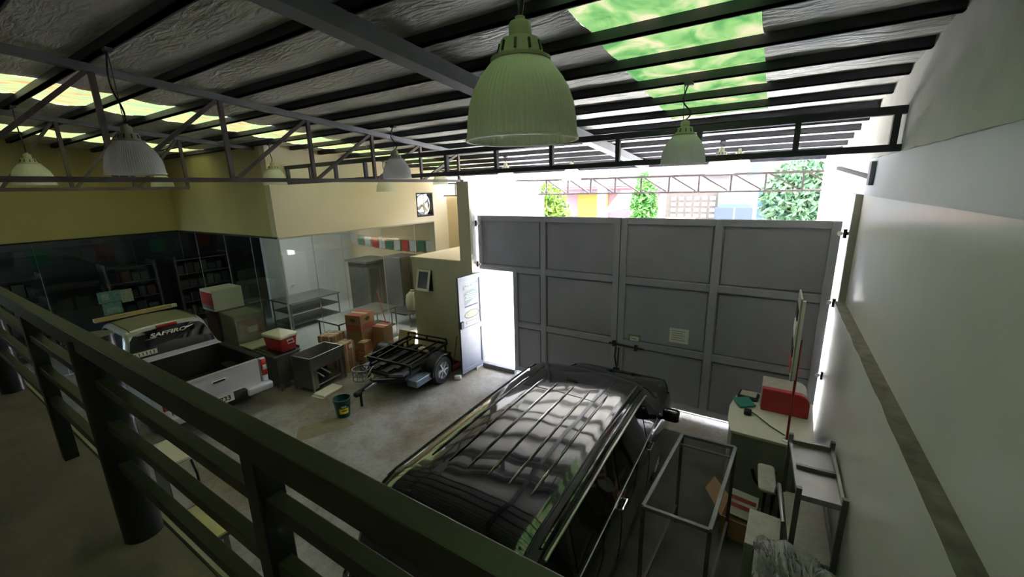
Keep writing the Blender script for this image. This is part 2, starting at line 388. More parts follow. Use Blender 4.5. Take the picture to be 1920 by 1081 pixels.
# left side walls above the glazing
struct(MB().box(-9.0, -8.8, 4.7, 8.78, 3.10, 5.4).build('wall_left_front', 'cream'))
struct(MB().box(-9.0, -8.8, 9.46, 10.1, 0, 5.4).build('wall_left_front_end', 'cream'))
struct(MB().box(-9.0, -8.8, 8.78, 9.46, 3.10, 3.27).build('wall_left_front_low', 'cream'))
struct(MB().box(-9.0, -8.8, 8.78, 9.46, 3.95, 5.4).build('wall_left_front_high', 'cream'))
struct(MB().box(-13.9, -9.0, 4.7, 4.9, 3.12, 5.4).build('wall_left_return', 'yellow'))
struct(MB().box(-13.9, -13.7, -3.6, 4.7, 3.12, 5.8).build('wall_left', 'yellow'))
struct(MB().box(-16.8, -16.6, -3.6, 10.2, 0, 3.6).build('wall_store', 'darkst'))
struct(MB().box(-13.9, -13.75, 6.85, 10.2, 0, 3.5).build('wall_kitchen_side', 'kit'))
struct(MB().box(-16.8, -8.8, 10.15, 10.3, 0, 3.5).build('wall_kitchen_end', 'kit'))
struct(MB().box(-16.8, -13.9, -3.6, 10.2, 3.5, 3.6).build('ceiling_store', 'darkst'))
struct(MB().box(-13.9, -9.0, 4.9, 10.2, 3.3, 3.4).build('ceiling_kitchen', 'kit'))
struct(MB().box(-14, 1.2, -3.8, -3.6, 0, 6.3).build('wall_back', 'cream'))
struct(MB().box(-14, -13.9, -3.6, 10, 3.5, 6.3).build('wall_left_parapet', 'yellow'))
# mezzanine
struct(MB().box(-13.9, .88, -3.6, .49, 2.3, 2.5).build('floor_mezzanine', 'mezz'))
struct(MB().box(-13.9, .86, .505, .53, 2.28, 2.49).build('trim_4', 'trim'))
struct(MB().box(-13.9, .86, .49, .505, 2.3, 2.46).build('trim_5', 'black'))
ld = bpy.data.lights.new('kitchen_light', 'AREA'); ld.energy = 20; ld.shape = 'RECTANGLE'; ld.size = 2.4; ld.size_y = .3; ld.color = (1, .99, .95)  # added fill light that brightens the kitchen, out of sight
lo = bpy.data.objects.new('kitchen_light', ld); C.objects.link(lo); lo.location = (-11.3, 7.6, 3.27)
# ---- roof sheets with insulation foil, and translucent strips
def strip(x0, x1, ya, yb, nx, ny, m, name, dz=0.0, sag=.05):
    b = MB(); vs = []
    for j in range(ny+1):
        y = ya+(yb-ya)*j/ny
        ph = ((y-4.0)/.635) % 1.0
        for i in range(nx+1):
            x = x0+(x1-x0)*i/nx
            s_ = sag*math.sin(PI*ph)*(.7+.8*noise.noise((x*.9, y*.5, 3)))
            vs.append((x, y, roofz(y)+.085+dz - s_ + .012*noise.noise((x*4, y*4, 0))*math.sin(PI*ph)))
    fs = [(j*(nx+1)+i, j*(nx+1)+i+1, (j+1)*(nx+1)+i+1, (j+1)*(nx+1)+i) for j in range(ny) for i in range(nx)]
    b.add(vs, fs); return b.build(name, m, smooth=70)
ROOF0, ROOF1 = -3.7, 10.0
cuts = [(-14.0, -12.1, None), (-12.1, -11.15, (.9, 6.0, 'skyy')), (-11.15, -8.2, None), (-8.2, -7.1, (-.6, 9.4, 'skyy')), (-7.1, -1.35, None), (-1.35, -.23, (-.8, 6.25, 'skyg')), (-.23, 1.1, None)]
k = 1
for x0, x1, s_ in cuts:
    n = max(2, int((x1-x0)*6))
    if s_ is None:
        struct(strip(x0, x1, ROOF0, ROOF1, n, 150, 'foil', 'ceiling_%d' % k)); k += 1
    else:
        a, b_, m = s_
        struct(strip(x0, x1, a, b_, n, 60, m, 'skylight_%d' % k)); k += 1
        struct(strip(x0, x1, ROOF0, a, n, 40, 'foil', 'ceiling_%d' % k)); k += 1
        struct(strip(x0, x1, b_, ROOF1, n, 30, 'foil', 'ceiling_%d' % k)); k += 1
ORD = ['first', 'second', 'third', 'fourth', 'fifth', 'sixth', 'seventh', 'eighth', 'ninth', 'tenth', 'eleventh', 'twelfth', 'thirteenth', 'fourteenth', 'fifteenth', 'sixteenth', 'seventeenth', 'eighteenth', 'nineteenth', 'twentieth', 'twenty-first']
ys = [4.0+.635*i for i in range(9, -11, -1)]
for i, y in enumerate(ys):
    z = roofz(y)+.04; x0 = -13.85 if y < 4.7 else -8.85
    b = MB(); b.box(x0, .86, y-.03, y+.03, z-.04, z+.04)
    b.box(x0, .86, y-.03, y+.045, z-.04, z-.033)
    o = b.build('roof_purlin', 'steel'); tag(o, '%s dark steel roof purlin counting from the gate end' % ORD[i], 'roof beam', 'purlins under the foil roof')
def raft(x, label, w=.16, h=.13, y0=-3.6, y1=9.9):
    b = MB(); b.beam((x, y0, roofz(y0)-h/2), (x, y1, roofz(y1)-h/2), w, h)
    tag(b.build('roof_beam', 'grey'), label, 'roof beam', 'sloping grey roof beams')
raft(-2.65, 'wide grey steel beam sloping over the black vehicle toward the gate')
# ---- trusses
def truss_y(x, y0, y1, zb, ystep, yfirst, label, m='brown', ch=.07, yb=None):
    yb = yb or y1
    t = thing('roof_truss', label, 'truss', (x, y0, zb), group='steel roof trusses')
    MB().beam((x, y0, roofz(y0)-ch/2), (x, y1, roofz(y1)-ch/2), .08, ch).build('top_chord', 'grey', t)
    MB().beam((x, y0, zb), (x, yb, zb), .06, .05).build('bottom_chord', m, t)
    y = yfirst; 
    while y <= yb+.01:
        if y > y0:
            MB().beam((x, y, zb), (x, y, roofz(y)-ch), .045, .045).build('vertical_strut', m, t)
            if y-ystep > y0-.9: MB().beam((x, max(y-ystep, y0)+.05, zb+.02), (x, y-.04, roofz(y)-ch), .04, .04).build('diagonal_strut', m, t)
        y += ystep
truss_y(-5.6, -3.5, 6.95, 4.185, 1.07, .43-1.07*3, 'long brown steel truss running from left foreground to the column beside the small door', m='brown')
truss_y(-9.2, -3.5, 4.7, 4.16, .755, 1.93-.755*7, 'brown steel truss near the yellow left wall, behind the other long truss', yb=3.45)
t = thing('roof_truss', 'shallow steel truss crossing the room in front of the gate', 'truss', (-5.5, 5.1, 4.23), group='steel roof trusses')
MB().beam((-8.8, 5.1, 4.23), (.86, 5.1, 4.27), .07, .06).build('bottom_chord', 'steel', t)
MB().beam((-8.8, 5.1, 4.54), (.86, 5.1, 4.585), .07, .07).build('top_chord', 'steel', t)
for x in (-8.75, -7.95, -7.15, -6.3, -5.35, -4.40, -3.47, -2.59, -1.70, -.80, .08, .80):
    MB().beam((x, 5.1, 4.26), (x, 5.1, 4.55), .06, .05).build('vertical_strut', 'steel', t)
t = thing('roof_truss', 'thin steel lattice truss across the open porch above the gate', 'truss', (-5.45, 9.9, 3.83), group='steel roof trusses')
MB().beam((-8.8, 10.0, 3.84), (.66, 10.0, 3.83), .05, .04).build('bottom_chord', 'brown', t)
MB().beam((-8.8, 10.0, 4.20), (.66, 10.0, 4.18), .05, .045).build('top_chord', 'brown', t)
for i in range(15):
    x = .35-.62*i
    MB().beam((x, 10.0, 3.84), (x, 10.0, 4.19), .035, .035).build('vertical_strut', 'brown', t)
    MB().beam((x+.06, 10.0, 4.17), (x+.56, 10.0, 3.86), .03, .03).build('diagonal_strut', 'brown', t)
# porch lattice pillar above porch edge (fascia beam)
struct(MB().box(-8.8, .86, 9.95, 10.05, 4.40, 4.52).build('trim_6', 'steel'))

# ================================================================ GLAZING
def pane(i, x0, x1, y0, y1, z1=3.10, m='glass'):
    p = MB().box(x0, x1, y0, y1, .02, z1).build('window_%d' % i, m); struct(p)
    return p
ysm = [4.72, 5.45, 6.20, 7.40, 8.60, 9.46]
for i in range(5): pane(2+i, -8.806, -8.796, ysm[i]+.004, ysm[i+1]-.004)
xsm = [-13.7, -12.69, -11.14, -9.91, -8.80]
for i in range(4): pane(7+i, xsm[i]+.004, xsm[i+1]-.004, 4.695, 4.705, 3.12, 'glasst')
yl = [-3.5, -1.6, 0.2, 2.0, 3.67, 4.69]
for i in range(5): pane(11+i, -13.706, -13.696, yl[i]+.004, yl[i+1]-.004, 3.12, 'glasst')
sm = MB()
for y in ysm[1:-1]: sm.box(-8.79, -8.785, y-.006, y+.006, .02, 3.1)
sm.box(-8.815, -8.785, 4.685, 4.715, .02, 3.1)
for x in xsm[1:-1]: sm.box(x-.006, x+.006, 4.685, 4.69, .02, 3.1)
struct(sm.build('trim_7', mat('seal', (.45, .48, .46), .4)))
struct(MB().box(-8.83, -8.78, 4.68, 9.46, 3.08, 3.115).build('trim_8', mat('track', (.45, .44, .36), .5)))
struct(MB().box(-13.72, -8.8, 4.67, 4.72, 3.095, 3.13).build('trim_9', 'black'))
struct(MB().box(-13.73, -13.68, -3.5, 4.69, 3.095, 3.13).build('trim_10', 'black'))
# posters on the far glass
t = thing('poster', 'teal poster stuck on the dark shop glass behind the pickup', 'poster', (-13.69, 3.1, 1.2))
MB().box(-13.69, -13.685, 2.80, 3.22, 1.52, 1.80).build('sheet', 'tealp', t); MB().box(-13.684, -13.682, 2.86, 3.0, 1.60, 1.74).build('printed_panel', 'palep', t)
tag(MB().box(-13.69, -13.685, 3.22, 3.45, 1.46, 1.78).build('poster', 'palep'), 'pale notice stuck at upper right of the teal poster on the dark glass', 'poster')
t = thing('poster', 'pale green notice stuck below the teal poster on the dark glass', 'poster', (-13.69, 3.05, 1.2))
MB().box(-13.69, -13.685, 2.84, 3.2, 1.22, 1.51).build('sheet', 'tealp', t); MB().box(-13.684, -13.682, 2.9, 3.15, 1.26, 1.38).build('printed_panel', 'palep', t)

# ================================================================ KITCHEN AND STORE BEHIND GLASS
def work_table(x0, x1, y0, y1, h, label, shelves=(.3,)):
    t = thing('work_table', label, 'table', ((x0+x1)/2, (y0+y1)/2, 0))
    MB().box(x0, x1, y0, y1, h-.04, h).build('tabletop', 'stain', t, bevel=.006)
    for x in (x0+.05, x1-.05):
        for y in (y0+.05, y1-.05): MB().tube([(x, y, .012), (x, y, h-.04)], .02).build('leg', 'stain', t)
    for s_ in shelves: MB().box(x0+.04, x1-.04, y0+.04, y1-.04, s_, s_+.02).build('undershelf', 'staind', t)
work_table(-13.0, -11.9, 6.4, 8.1, .85, 'long stainless work table with two undershelves behind the glass, by the white wall', (.15, .5))
work_table(-9.78, -8.86, 5.87, 7.8, .85, 'stainless work table standing just inside the glass behind the cartons')
work_table(-9.85, -8.95, 8.3, 9.3, .45, 'low stainless table on the kitchen floor near the sacks', ())
t = thing('oven_cabinet', 'dark tall stainless oven cabinet against the far kitchen wall', 'oven', (-11.3, 9.1, 0))
MB().box(-12.0, -11.0, 8.6, 9.5, .12, 1.78).build('body', 'staind', t, bevel=.01)
MB().box(-12.05, -10.95, 8.5, 9.55, 1.78, 1.84).build('top', 'stain', t)
MB().box(-10.99, -10.97, 8.66, 9.02, .25, 1.6).build('door', mat('oven_door', (.07, .065, .06), .3), t)
MB().box(-10.99, -10.97, 9.08, 9.44, .25, 1.6).build('door', mat('oven_door2', (.07, .065, .06), .3), t)
for y in (8.98, 9.12): MB().tube([(-10.94, y, .8), (-10.94, y, 1.2)], .012).build('handle', 'black', t)
for x in (-11.9, -11.1):
    for y in (8.7, 9.4): MB().box(x-.03, x+.03, y-.03, y+.03, .012, .12).build('foot', 'black', t)
t = thing('fridge', 'tall stainless refrigerator beside the dark oven cabinet', 'fridge', (-10.4, 9.6, 0))
MB().box(-10.85, -10.05, 9.1, 9.9, .06, 1.95).build('body', mat('fridge_body', (.30, .28, .28), .35, .5), t, bevel=.015)
MB().box(-10.05, -10.02, 9.14, 9.5, .1, 1.9).build('door', 'staind', t); MB().tube([(-10.0, 9.47, .9), (-10.0, 9.47, 1.4)], .014).build('handle', 'black', t)
MB().box(-10.8, -10.05, 9.15, 9.85, .012, .06).build('plinth', 'black', t)
tag(MB().lathe([(.14, 0), (.16, .2), (.15, .55), (.08, .72), (.0, .74)], (-9.68, 9.68, .9), 20, cap=(True, False)).build('sack', mat('pink_bag', (.5, .07, .12), .6), smooth=True), 'pink-red bag standing beside the refrigerator', 'bag')
bpy.data.objects['sack'].name = 'pink_bag'
tag(MB().box(-9.9, -9.45, 9.45, 9.9, .012, .9).build('storage_bin', 'staind', bevel=.02), 'grey steel bin under the pink bag in the kitchen', 'bin')
def sackm(c, s_, h):
    b = MB(); n = 24
    prof = [(0.75, 0), (1, .12), (1.02, .45), (.9, .75), (.5, .9), (.25, .94), (.34, 1.0)]
    vs = []; 
    for r, z in prof:
        for k in range(n):
            a = 2*PI*k/n; rr = s_*r*(1+.09*noise.noise((math.cos(a)*2, math.sin(a)*2, z*3+c[0])))
            vs.append((c[0]+rr*math.cos(a), c[1]+rr*.8*math.sin(a), c[2]+z*h))
    fs = [(i*n+k, i*n+(k+1) % n, (i+1)*n+(k+1) % n, (i+1)*n+k) for i in range(len(prof)-1) for k in range(n)]
    fs.append(tuple(reversed(range(n)))); fs.append(tuple(range((len(prof)-1)*n, len(prof)*n)))
    return b.add(vs, fs)
tag(sackm((-9.2, 8.72, .45), .24, .62).build('sack', 'sack', smooth=True), 'upright cream sack with tied neck on the low kitchen table', 'sack')
tag(sackm((-9.5, 9.05, .45), .2, .45).build('sack', 'sack', smooth=True), 'shorter cream sack behind the upright one on the low table', 'sack')
t = thing('ceiling_light', 'long white ceiling light fitting over the kitchen tables', 'lamp', (-11.3, 7.6, 3.28))  # housing added around the fill light, not visible from the camera
MB().box(-12.52, -10.08, 7.43, 7.77, 3.285, 3.30).build('housing', 'wplast', t)
MB().box(-12.5, -10.1, 7.43, 7.45, 3.262, 3.285).build('side_lip', 'wplast', t); MB().box(-12.5, -10.1, 7.75, 7.77, 3.262, 3.285).build('side_lip', 'wplast', t)
# kitchen door
dr = struct(MB().box(-13.75, -13.72, 7.4, 8.2, .012, 2.05).build('door_1', mat('kitchen_door', (.80, .82, .82), .4)))
MB().tube([(-13.66, 7.5, 1.0), (-13.66, 7.62, 1.0)], .012).build('door_handle', 'chrome', dr)
# bunting strings
def bunting(a, b, n, label, size=(.3, .36), start=0, cols=('flagr', 'flagw', 'green', 'flagw')):
    a = Vector(a); b = Vector(b); t = thing('bunting_string', label, 'bunting', a)
    sag = .10; P = []
    for i in range(21):
        u = i/20; p = a.lerp(b, u); p.z -= sag*4*u*(1-u); P.append(p)
    MB().tube(P, .005, 5).build('cord', 'black', t)
    d = (b-a).normalized(); nrm = Vector((-d.y, d.x, 0))
    for i in range(n):
        u = (i+.5)/n; p = a.lerp(b, u); p.z -= sag*4*u*(1-u)
        c = cols[(i+start) % 4]
        q = [p-d*size[0]/2, p+d*size[0]/2, p+d*size[0]/2-Vector((0, 0, size[1])), p-d*size[0]/2-Vector((0, 0, size[1]))]
        MB().prism(q, nrm*.004).build('flag', c, t)
bunting((-13.6, 10.0, 2.52), (-9.0, 10.0, 2.45), 12, 'string of red white and green flags along the far kitchen wall', start=1)
bunting((-15.0, -1.5, 2.95), (-15.0, 6.6, 2.95), 14, 'string of dark red and green flags inside the dim store', size=(.34, .4), cols=('flagd', 'darkst', 'green', 'darkst'))  # darker flag colours paint in the store's lack of light
# store shelving
goods = [mat('goods_%d' % i, c, .6, var=.3, vscale=20) for i, c in enumerate([(.18, .17, .16), (.12, .16, .14), (.22, .20, .15), (.10, .10, .12), (.2, .1, .08)])]
for n_, (y0, y1, lab) in enumerate(((.6, 2.3, 'crowded store shelf behind the far left glass'), (3.5, 4.6, 'store shelf in the dim corner behind the teal poster'), (5.1, 6.6, 'store shelf beyond the glass return behind the white box'))):
    t = thing('store_shelf', lab, 'shelf', (-15.9, (y0+y1)/2, 0))
    for y in (y0, y1): MB().box(-16.3, -15.6, y-.02, y+.02, 0, 2.2).build('side_panel', 'staind', t)
    for z in (.3, .75, 1.2, 1.65, 2.1): MB().box(-16.3, -15.55, y0, y1, z-.02, z).build('shelf_board', 'stain', t)
    for lv, z in enumerate((.3, .75, 1.2, 1.65)):
        y = y0+.06; cnt = 0
        while y < y1-.25:
            wv = random.uniform(.12, .24); hv = random.uniform(.15, .36)
            gi = random.randrange(5); cn = ('grey-brown', 'dark green', 'tan', 'blue-black', 'dull red')[gi]
            g = MB().rbox((-15.85, y+wv/2, z+hv/2+.001), (.3, wv, hv), .01).build('goods_box', goods[gi])
            tag(g, '%s pack, %s from left, %s row, %s' % (cn, ORD[cnt], ('bottom', 'lower', 'middle', 'top')[lv], ('far left store shelf', 'shelf behind the teal poster', 'shelf beyond the white box')[n_]), 'goods', 'goods on the store shelves'); y += wv+.03; cnt += 1
t = thing('display_counter', 'dark counter in the store behind the white box', 'counter', (-11.9, 6.0, 0))
MB().box(-13.55, -13.1, 4.95, 6.25, 0.012, .85).build('body', 'staind', t); MB().box(-13.6, -13.05, 4.93, 6.3, .85, .9).build('top', 'stain', t)

# ---- exhaust fan in the cream wall
t = thing('exhaust_fan', 'square exhaust fan set high in the cream wall', 'fan', (-8.9, 9.12, 3.61))
fb = MB()
for a in ((8.78, 9.46, 3.27, 3.31), (8.78, 9.46, 3.91, 3.95), (8.78, 8.82, 3.31, 3.91), (9.42, 9.46, 3.31, 3.91)): fb.box(-8.99, -8.79, *a)
fb.build('frame', 'black', t)
MB().lathe([(.30, 0), (.30, .06), (.285, .06), (.285, 0)], (-8.92, 9.12, 3.61), 32, 'X').build('shroud', 'alu', t, smooth=True)
MB().lathe([(.0, .09), (.06, .08), (.07, 0)], (-8.92, 9.12, 3.61), 20, 'X').build('hub', 'chrome', t, smooth=True)
for kk in range(4):
    a = PI/2*kk+.5; vs = []
    for i in range(7):
        r = .06+.21*i/6; wd = .05+.07*i/6
        for s_ in (-1, 1):
            aa = a + s_*wd/r*.5; vs.append((-8.88+s_*.03, 9.12+r*math.cos(aa), 3.61+r*math.sin(aa)))
    MB().add(vs, [(2*i, 2*i+1, 2*i+3, 2*i+2) for i in range(6)]).build('fan_blade', 'alu', t)
MB().beam((-8.84, 9.12, 3.3), (-8.84, 9.12, 3.92), .02, .02).build('motor_bracket', 'alu', t)

# ================================================================ GATE
zt, zb = 3.46, .10
def sheet_frame(t, xs, zs, x0, x1, z0, z1, fw=.055):
    """frame bars of one leaf"""
    for x in xs: MB().box(x-fw, x+fw, YG-.035, YG+.02, z0, z1).build('stile', 'gatef', t, bevel=.006)
    for z in zs: MB().box(x0, x1, YG-.028, YG+.018, z-fw, z+fw).build('rail_bar', 'gatef', t, bevel=.006)
def leaf(label, x0, x1, xs, zs, hole=None):
    t = thing('gate_leaf', label, 'gate', ((x0+x1)/2, YG, zb))
    edges = [x0]+xs+[x1]; ze = [zb]+zs+[zt]
    for i in range(len(edges)-1):
        for j in range(len(ze)-1):
            a, b, c, d = edges[i], edges[i+1], ze[j], ze[j+1]
            if hole and i == 0 and d <= hole+.05: 
                a = -4.56
            MB().box(a, b, YG-.004, YG+.004, c, d).build('steel_panel', 'gate', t)
            lip = MB()
            o = .075
            for q in ((a+o, b-o, c+o, c+o+.008), (a+o, b-o, d-o-.008, d-o), (a+o, a+o+.008, c+o, d-o), (b-o-.008, b-o, c+o, d-o)):
                lip.box(q[0], q[1], YG-.016, YG-.003, q[2], q[3])
            lip.build('panel_bead', 'bead', t)
    return t
Z1, Z2 = 1.18, 2.36
gl = leaf('left grey sheet-steel gate leaf with the small door opening in it', -5.42, -2.300, [-3.84], [Z1, Z2], hole=2.36)
sheet_frame(gl, [-3.84, -2.355], [Z2, 3.41], -5.42, -2.300, zb, zt)
sheet_frame(gl, [-5.375], [], 0, 0, Z2-.05, zt, .045)
sheet_frame(gl, [-4.505], [], 0, 0, zb, Z2, .05)
sheet_frame(gl, [], [Z1, zb+.055], -4.55, -2.300, zb, zt)
MB().box(-5.42, -4.56, YG-.06, YG+.06, 0.0, .10).build('door_sill', 'grey', gl, bevel=.01)
gr = leaf('right grey sheet-steel gate leaf with a paper notice', -2.285, .76, [-.74], [Z1, Z2])
sheet_frame(gr, [-2.23, -.74, .705], [Z2, 3.41, Z1, zb+.055], -2.285, .76, zb, zt)
MB().box(-2.315, -2.27, YG+.022, YG+.03, zb, zt).build('cover_strip', 'gatef', gr)
def hinge(x, z, t, s_):
    b = MB(); b.tube([(x, YG-.06, z-.06), (x, YG-.06, z+.06)], .022)
    b.box(min(x, x+s_*.08), max(x, x+s_*.08), YG-.05, YG-.02, z-.02, z+.02)
    b.build('hinge', 'black', t, smooth=True)
    MB().lathe([(0, -.02), (.028, -.018), (.034, 0), (.028, .018), (0, .02)], (x-s_*.055, YG-.06, z), 14, 'Y').build('hinge_pin', 'wplast', t, smooth=True)
for z in (3.3, 2.33, 1.22, .25): hinge(.80, z, gr, 1)
for z in (3.3, 2.42): hinge(-5.44, z, gl, -1)
bm = MB(); bm.tube([(-2.42, YG-.075, 1.15), (-1.78, YG-.075, 1.13)], .018); bm.box(-2.36, -2.30, YG-.09, YG-.03, 1.1, 1.2); bm.box(-1.95, -1.90, YG-.09, YG-.03, 1.08, 1.18)
bm.build('slide_bolt', 'black', gr, smooth=True)
bm = MB(); bm.tube([(-2.30, YG-.05, 1.08), (-2.31, YG-.07, .9), (-2.28, YG-.06, .72)], .012); bm.tube([(-2.24, YG-.05, 1.08), (-2.25, YG-.06, .75), (-2.27, YG-.06, .66)], .012); bm.box(-2.33, -2.22, YG-.07, YG-.03, .56, .66)
bm.build('chain', 'black', gr, smooth=True)
t = thing('paper_notice', 'white paper notice taped to the right gate leaf', 'notice', (-1.2, YG-.006, 1.5))
MB().box(-1.37, -1.06, YG-.014, YG-.006, 1.34, 1.60).build('sheet', 'paper', t)
for i in range(5): MB().box(-1.33, -1.11-.04*(i % 2), YG-.017, YG-.014, 1.55-.04*i, 1.56-.04*i).build('printed_line', 'deskf', t)
t = thing('sticker', 'small yellowish sticker above the gate bolt', 'sticker', (-2.0, YG-.006, 1.3))
MB().box(-2.08, -1.86, YG-.016, YG-.005, 1.22, 1.36).build('backing', mat('sticker_green', (.22, .25, .16), .6), t)
MB().box(-2.05, -1.89, YG-.02, YG-.016, 1.25, 1.33).build('printed_panel', 'paper', t); MB().box(-2.02, -1.94, YG-.023, YG-.02, 1.28, 1.30).build('mark', 'deskf', t)
# ---- small door, swung open into the room
hx, hy = -5.405, YG-.03; ang = math.atan2(-.72, -.035)
t = thing('gate_door', 'small grey steel door swung open, with banners on its face', 'door', (hx, hy, .1), ang)
L = .76
MB().box(0, L, -.012, .012, 0, 2.14).build('door_sheet', 'doorp', t, local=True)
fb = MB()
for q in ((0, .07, 0, 2.14), (L-.07, L, 0, 2.14), (.07, L-.07, 2.05, 2.14), (.07, L-.07, .0, .08), (.07, L-.07, .92, 1.02)): fb.box(q[0], q[1], -.022, .022, q[2], q[3])
fb.build('door_frame', 'doorp', t, local=True, bevel=.004)
bd = MB()
for q in ((.085, .095, .1, .9), (.085, .095, 1.04, 2.03)): bd.box(q[0], q[1], .012, .02, q[2], q[3])
bd.build('door_bead', 'black', t, local=True)
MB().box(L-.10, L-.01, -.04, .05, 1.02, 1.18).build('lock_box', 'steel', t, local=True, bevel=.005)
MT = MAT4[t.name]
def dm(x, z): return MT @ frame_mtx((x, .016, z), (-1, 0, 0), (0, 0, 1))
MB().add([(.62, .0135, 1.83), (.12, .0135, 1.93), (.12, .0135, 2.02), (.40, .0135, 1.92), (.62, .0135, 1.95)], [(0, 1, 2, 3, 4)]).build('banner', mat('banner_top', (.06, .10, .12), .5, vscale=30, col2=(.16, .22, .24)), t, local=True)
MB().add([(.58, .0135, 1.50), (.16, .0135, 1.62), (.16, .0135, 1.86), (.60, .0135, 1.78)], [(0, 1, 2, 3)]).build('banner', mat('banner_teal', (.05, .10, .11), .5, vscale=25, col2=(.14, .21, .21)), t, local=True)
ov = MB(); n = 26
ov.add([(.36+.25*math.cos(2*PI*i/n), .0135, 1.28+.095*math.sin(2*PI*i/n)-.12*.0) for i in range(n)], [tuple(range(n))]); ov.build('banner', mat('oval_rim', (.035, .05, .045), .5), t, local=True)
ov = MB(); ov.add([(.36+.21*math.cos(2*PI*i/n), .0145, 1.285+.075*math.sin(2*PI*i/n)) for i in range(n)], [tuple(range(n))]); ov.build('banner_panel', mat('oval_fill', (.30, .28, .17), .5, vscale=25, col2=(.13, .13, .09)), t, local=True)
MB().box(.14, .58, .013, .015, 1.455, 1.485).build('banner', 'slate', t, local=True)
MB().box(.2, .56, .013, .015, 1.085, 1.14).build('banner', mat('strip_dark', (.04, .05, .045), .5), t, local=True)
MB().box(.22, .54, .015, .0165, 1.098, 1.127).build('banner_panel', 'palep', t, local=True)
gm = MB()
for i in range(7): gm.box(.15+.062*i, .19+.062*i, .0145, .016, 1.86+.0*i+(.03 if i < 3 else .0), 1.90+(.03 if i < 3 else 0))
for i in range(4): gm.box(.2, .54-.05*(i % 2), .0145, .016, 1.62+.04*i, 1.635+.04*i)
gm.build('banner_marks', 'palep', t, local=True)
tag(MB().rbox((-5.50, 6.33, .05), (.15, .10, .10), .03, rz=.6).build('door_stop', 'wplast', smooth=50), 'small white block holding the open steel door at its foot', 'door stop')
# tray
t = thing('floor_tray', 'dark red plastic tray on the floor beside the small room', 'tray', (-6.15, 6.72, 0))
b = MB(); b.rbox((-6.10, 6.72, .01), (.5, .3, .02), .03)
for q in ((-6.35, -5.85, 6.57, 6.59), (-6.35, -5.85, 6.85, 6.87), (-6.35, -6.33, 6.57, 6.87), (-5.87, -5.85, 6.57, 6.87)): b.box(*q, 0, .14)
b.build('tray_body', mat('dark_red', (.22, .02, .03), .5), t)
MB().tube([(-6.0, 6.7, .03), (-5.95, 6.78, .3), (-5.93, 6.88, .75)], .008).build('handle', 'black', t)

# ================================================================ LAMPS
def make_lamp(glassm, glassn):
    t = thing('pendant_lamp', 'x', 'lamp', (0, 0, 0), group='bell-shaped pendant lamps')
    prof = [(.213, 0), (.209, .03), (.206, .08), (.195, .15), (.178, .205), (.155, .25), (.128, .29), (.105, .32)]
    prof2 = [(r-.006, z) for r, z in reversed(prof)]
    MB().lathe(prof+prof2+[prof[0]], (0, 0, 0), 144, ribs=.012).build('lamp_shade', glassn, t, local=True, smooth=20)
    MB().lathe([(.207, 0), (.218, .0), (.218, .012), (.209, .012)], (0, 0, -.004), 64).build('rim', glassn, t, local=True, smooth=True)
    cb = MB(); cb.lathe([(.112, .318), (.112, .330), (.088, .334), (.072, .40), (.06, .405)], (0, 0, 0), 32, cap=(False, True)); cb.build('vent_collar', 'lampc', t, local=True, smooth=True)
    sl = MB()
    for k_ in range(10):
        a = 2*PI*k_/10; m_ = Matrix.Rotation(a, 4, 'Z') @ Matrix.Translation((.082, 0, .368)) @ Matrix.Rotation(R_(-13), 4, 'Y'); sl.box(-.003, .003, -.004, .004, -.02, .02, m_)
    sl.lathe([(.0795, .366), (.0795, .370)], (0, 0, 0), 20); sl.build('vent_slots', 'black', t, local=True)
    MB().lathe([(.042, .40), (.042, .455), (.036, .47), (.018, .475), (.018, .49), (0, .492)], (0, 0, 0), 28).build('socket_housing', 'lampc', t, local=True, smooth=True)
    MB().lathe([(0, .10), (.035, .11), (.04, .15), (.02, .2), (.018, .3)], (0, 0, 0), 16).build('bulb', 'wplast', t, local=True, smooth=True)
    for ch in t.children:
        for v in ch.data.vertices: v.co.z *= .87
    return t
def links(t, z0, z1):
    b = MB(); z = z0; k_ = 0
    while z < z1:
        pts = []
        for i in range(14):
            a = 2*PI*i/14; r = (.009*math.cos(a), .024*math.sin(a))
            pts.append((r[0], 0, z+r[1]+.02) if k_ % 2 else (0, r[0], z+r[1]+.02))
        b.tube(pts, .003, 6, closed=True); z += .038; k_ += 1
    return b.build('chain', 'steel', t, local=True, smooth=True)
lampsrc = make_lamp('g', 'lampg')
lampsrc2 = make_lamp('w', 'lampw')
LAMPS = [(-.87, 1.46, 4.182, 'g', 'largest pendant lamp hanging nearest over the black vehicle'),
    (-4.93, 1.47, 4.21, 'w', 'white pendant lamp nearest on the left, under the long truss'),
    (-8.72, 1.47, 4.21, 'g', 'greenish pendant lamp at far left behind the first white one'),
    (-12.26, 1.46, 4.21, 'g', 'pendant lamp cut by the left edge of the picture'),
    (-12.0, 4.0, 4.205, 'g', 'small pendant lamp in the yellow wall corner'),
    (-8.45, 4.635, 4.20, 'g', 'pendant lamp hanging beside the outer corner of the yellow wall'),
    (-5.01, 4.64, 4.20, 'w', 'white pendant lamp at centre, left of the large near lamp'),
    (-8.2, 7.175, 4.01, 'g', 'small pendant lamp hanging before the cream wall, left of the fan'),
    (-8.1, 9.08, 4.17, 'g', 'faint pendant lamp just above the exhaust fan'),
    (-5.08, 7.81, 4.126, 'w', 'pendant lamp hanging before the white porch wall'),
    (-4.1, 9.08, 4.16, 'g', 'small pendant lamp at the left of the porch opening'),
    (-.87, 4.63, 4.20, 'w', 'grey pendant lamp on a twisted cord right of the large near lamp'),
    (-.875, 7.81, 4.155, 'w', 'pendant lamp partly behind the grey one, over the gate'),
    (-.71, 9.08, 4.21, 'g', 'small cream pendant lamp furthest right in the porch')]
first = {'g': True, 'w': True}
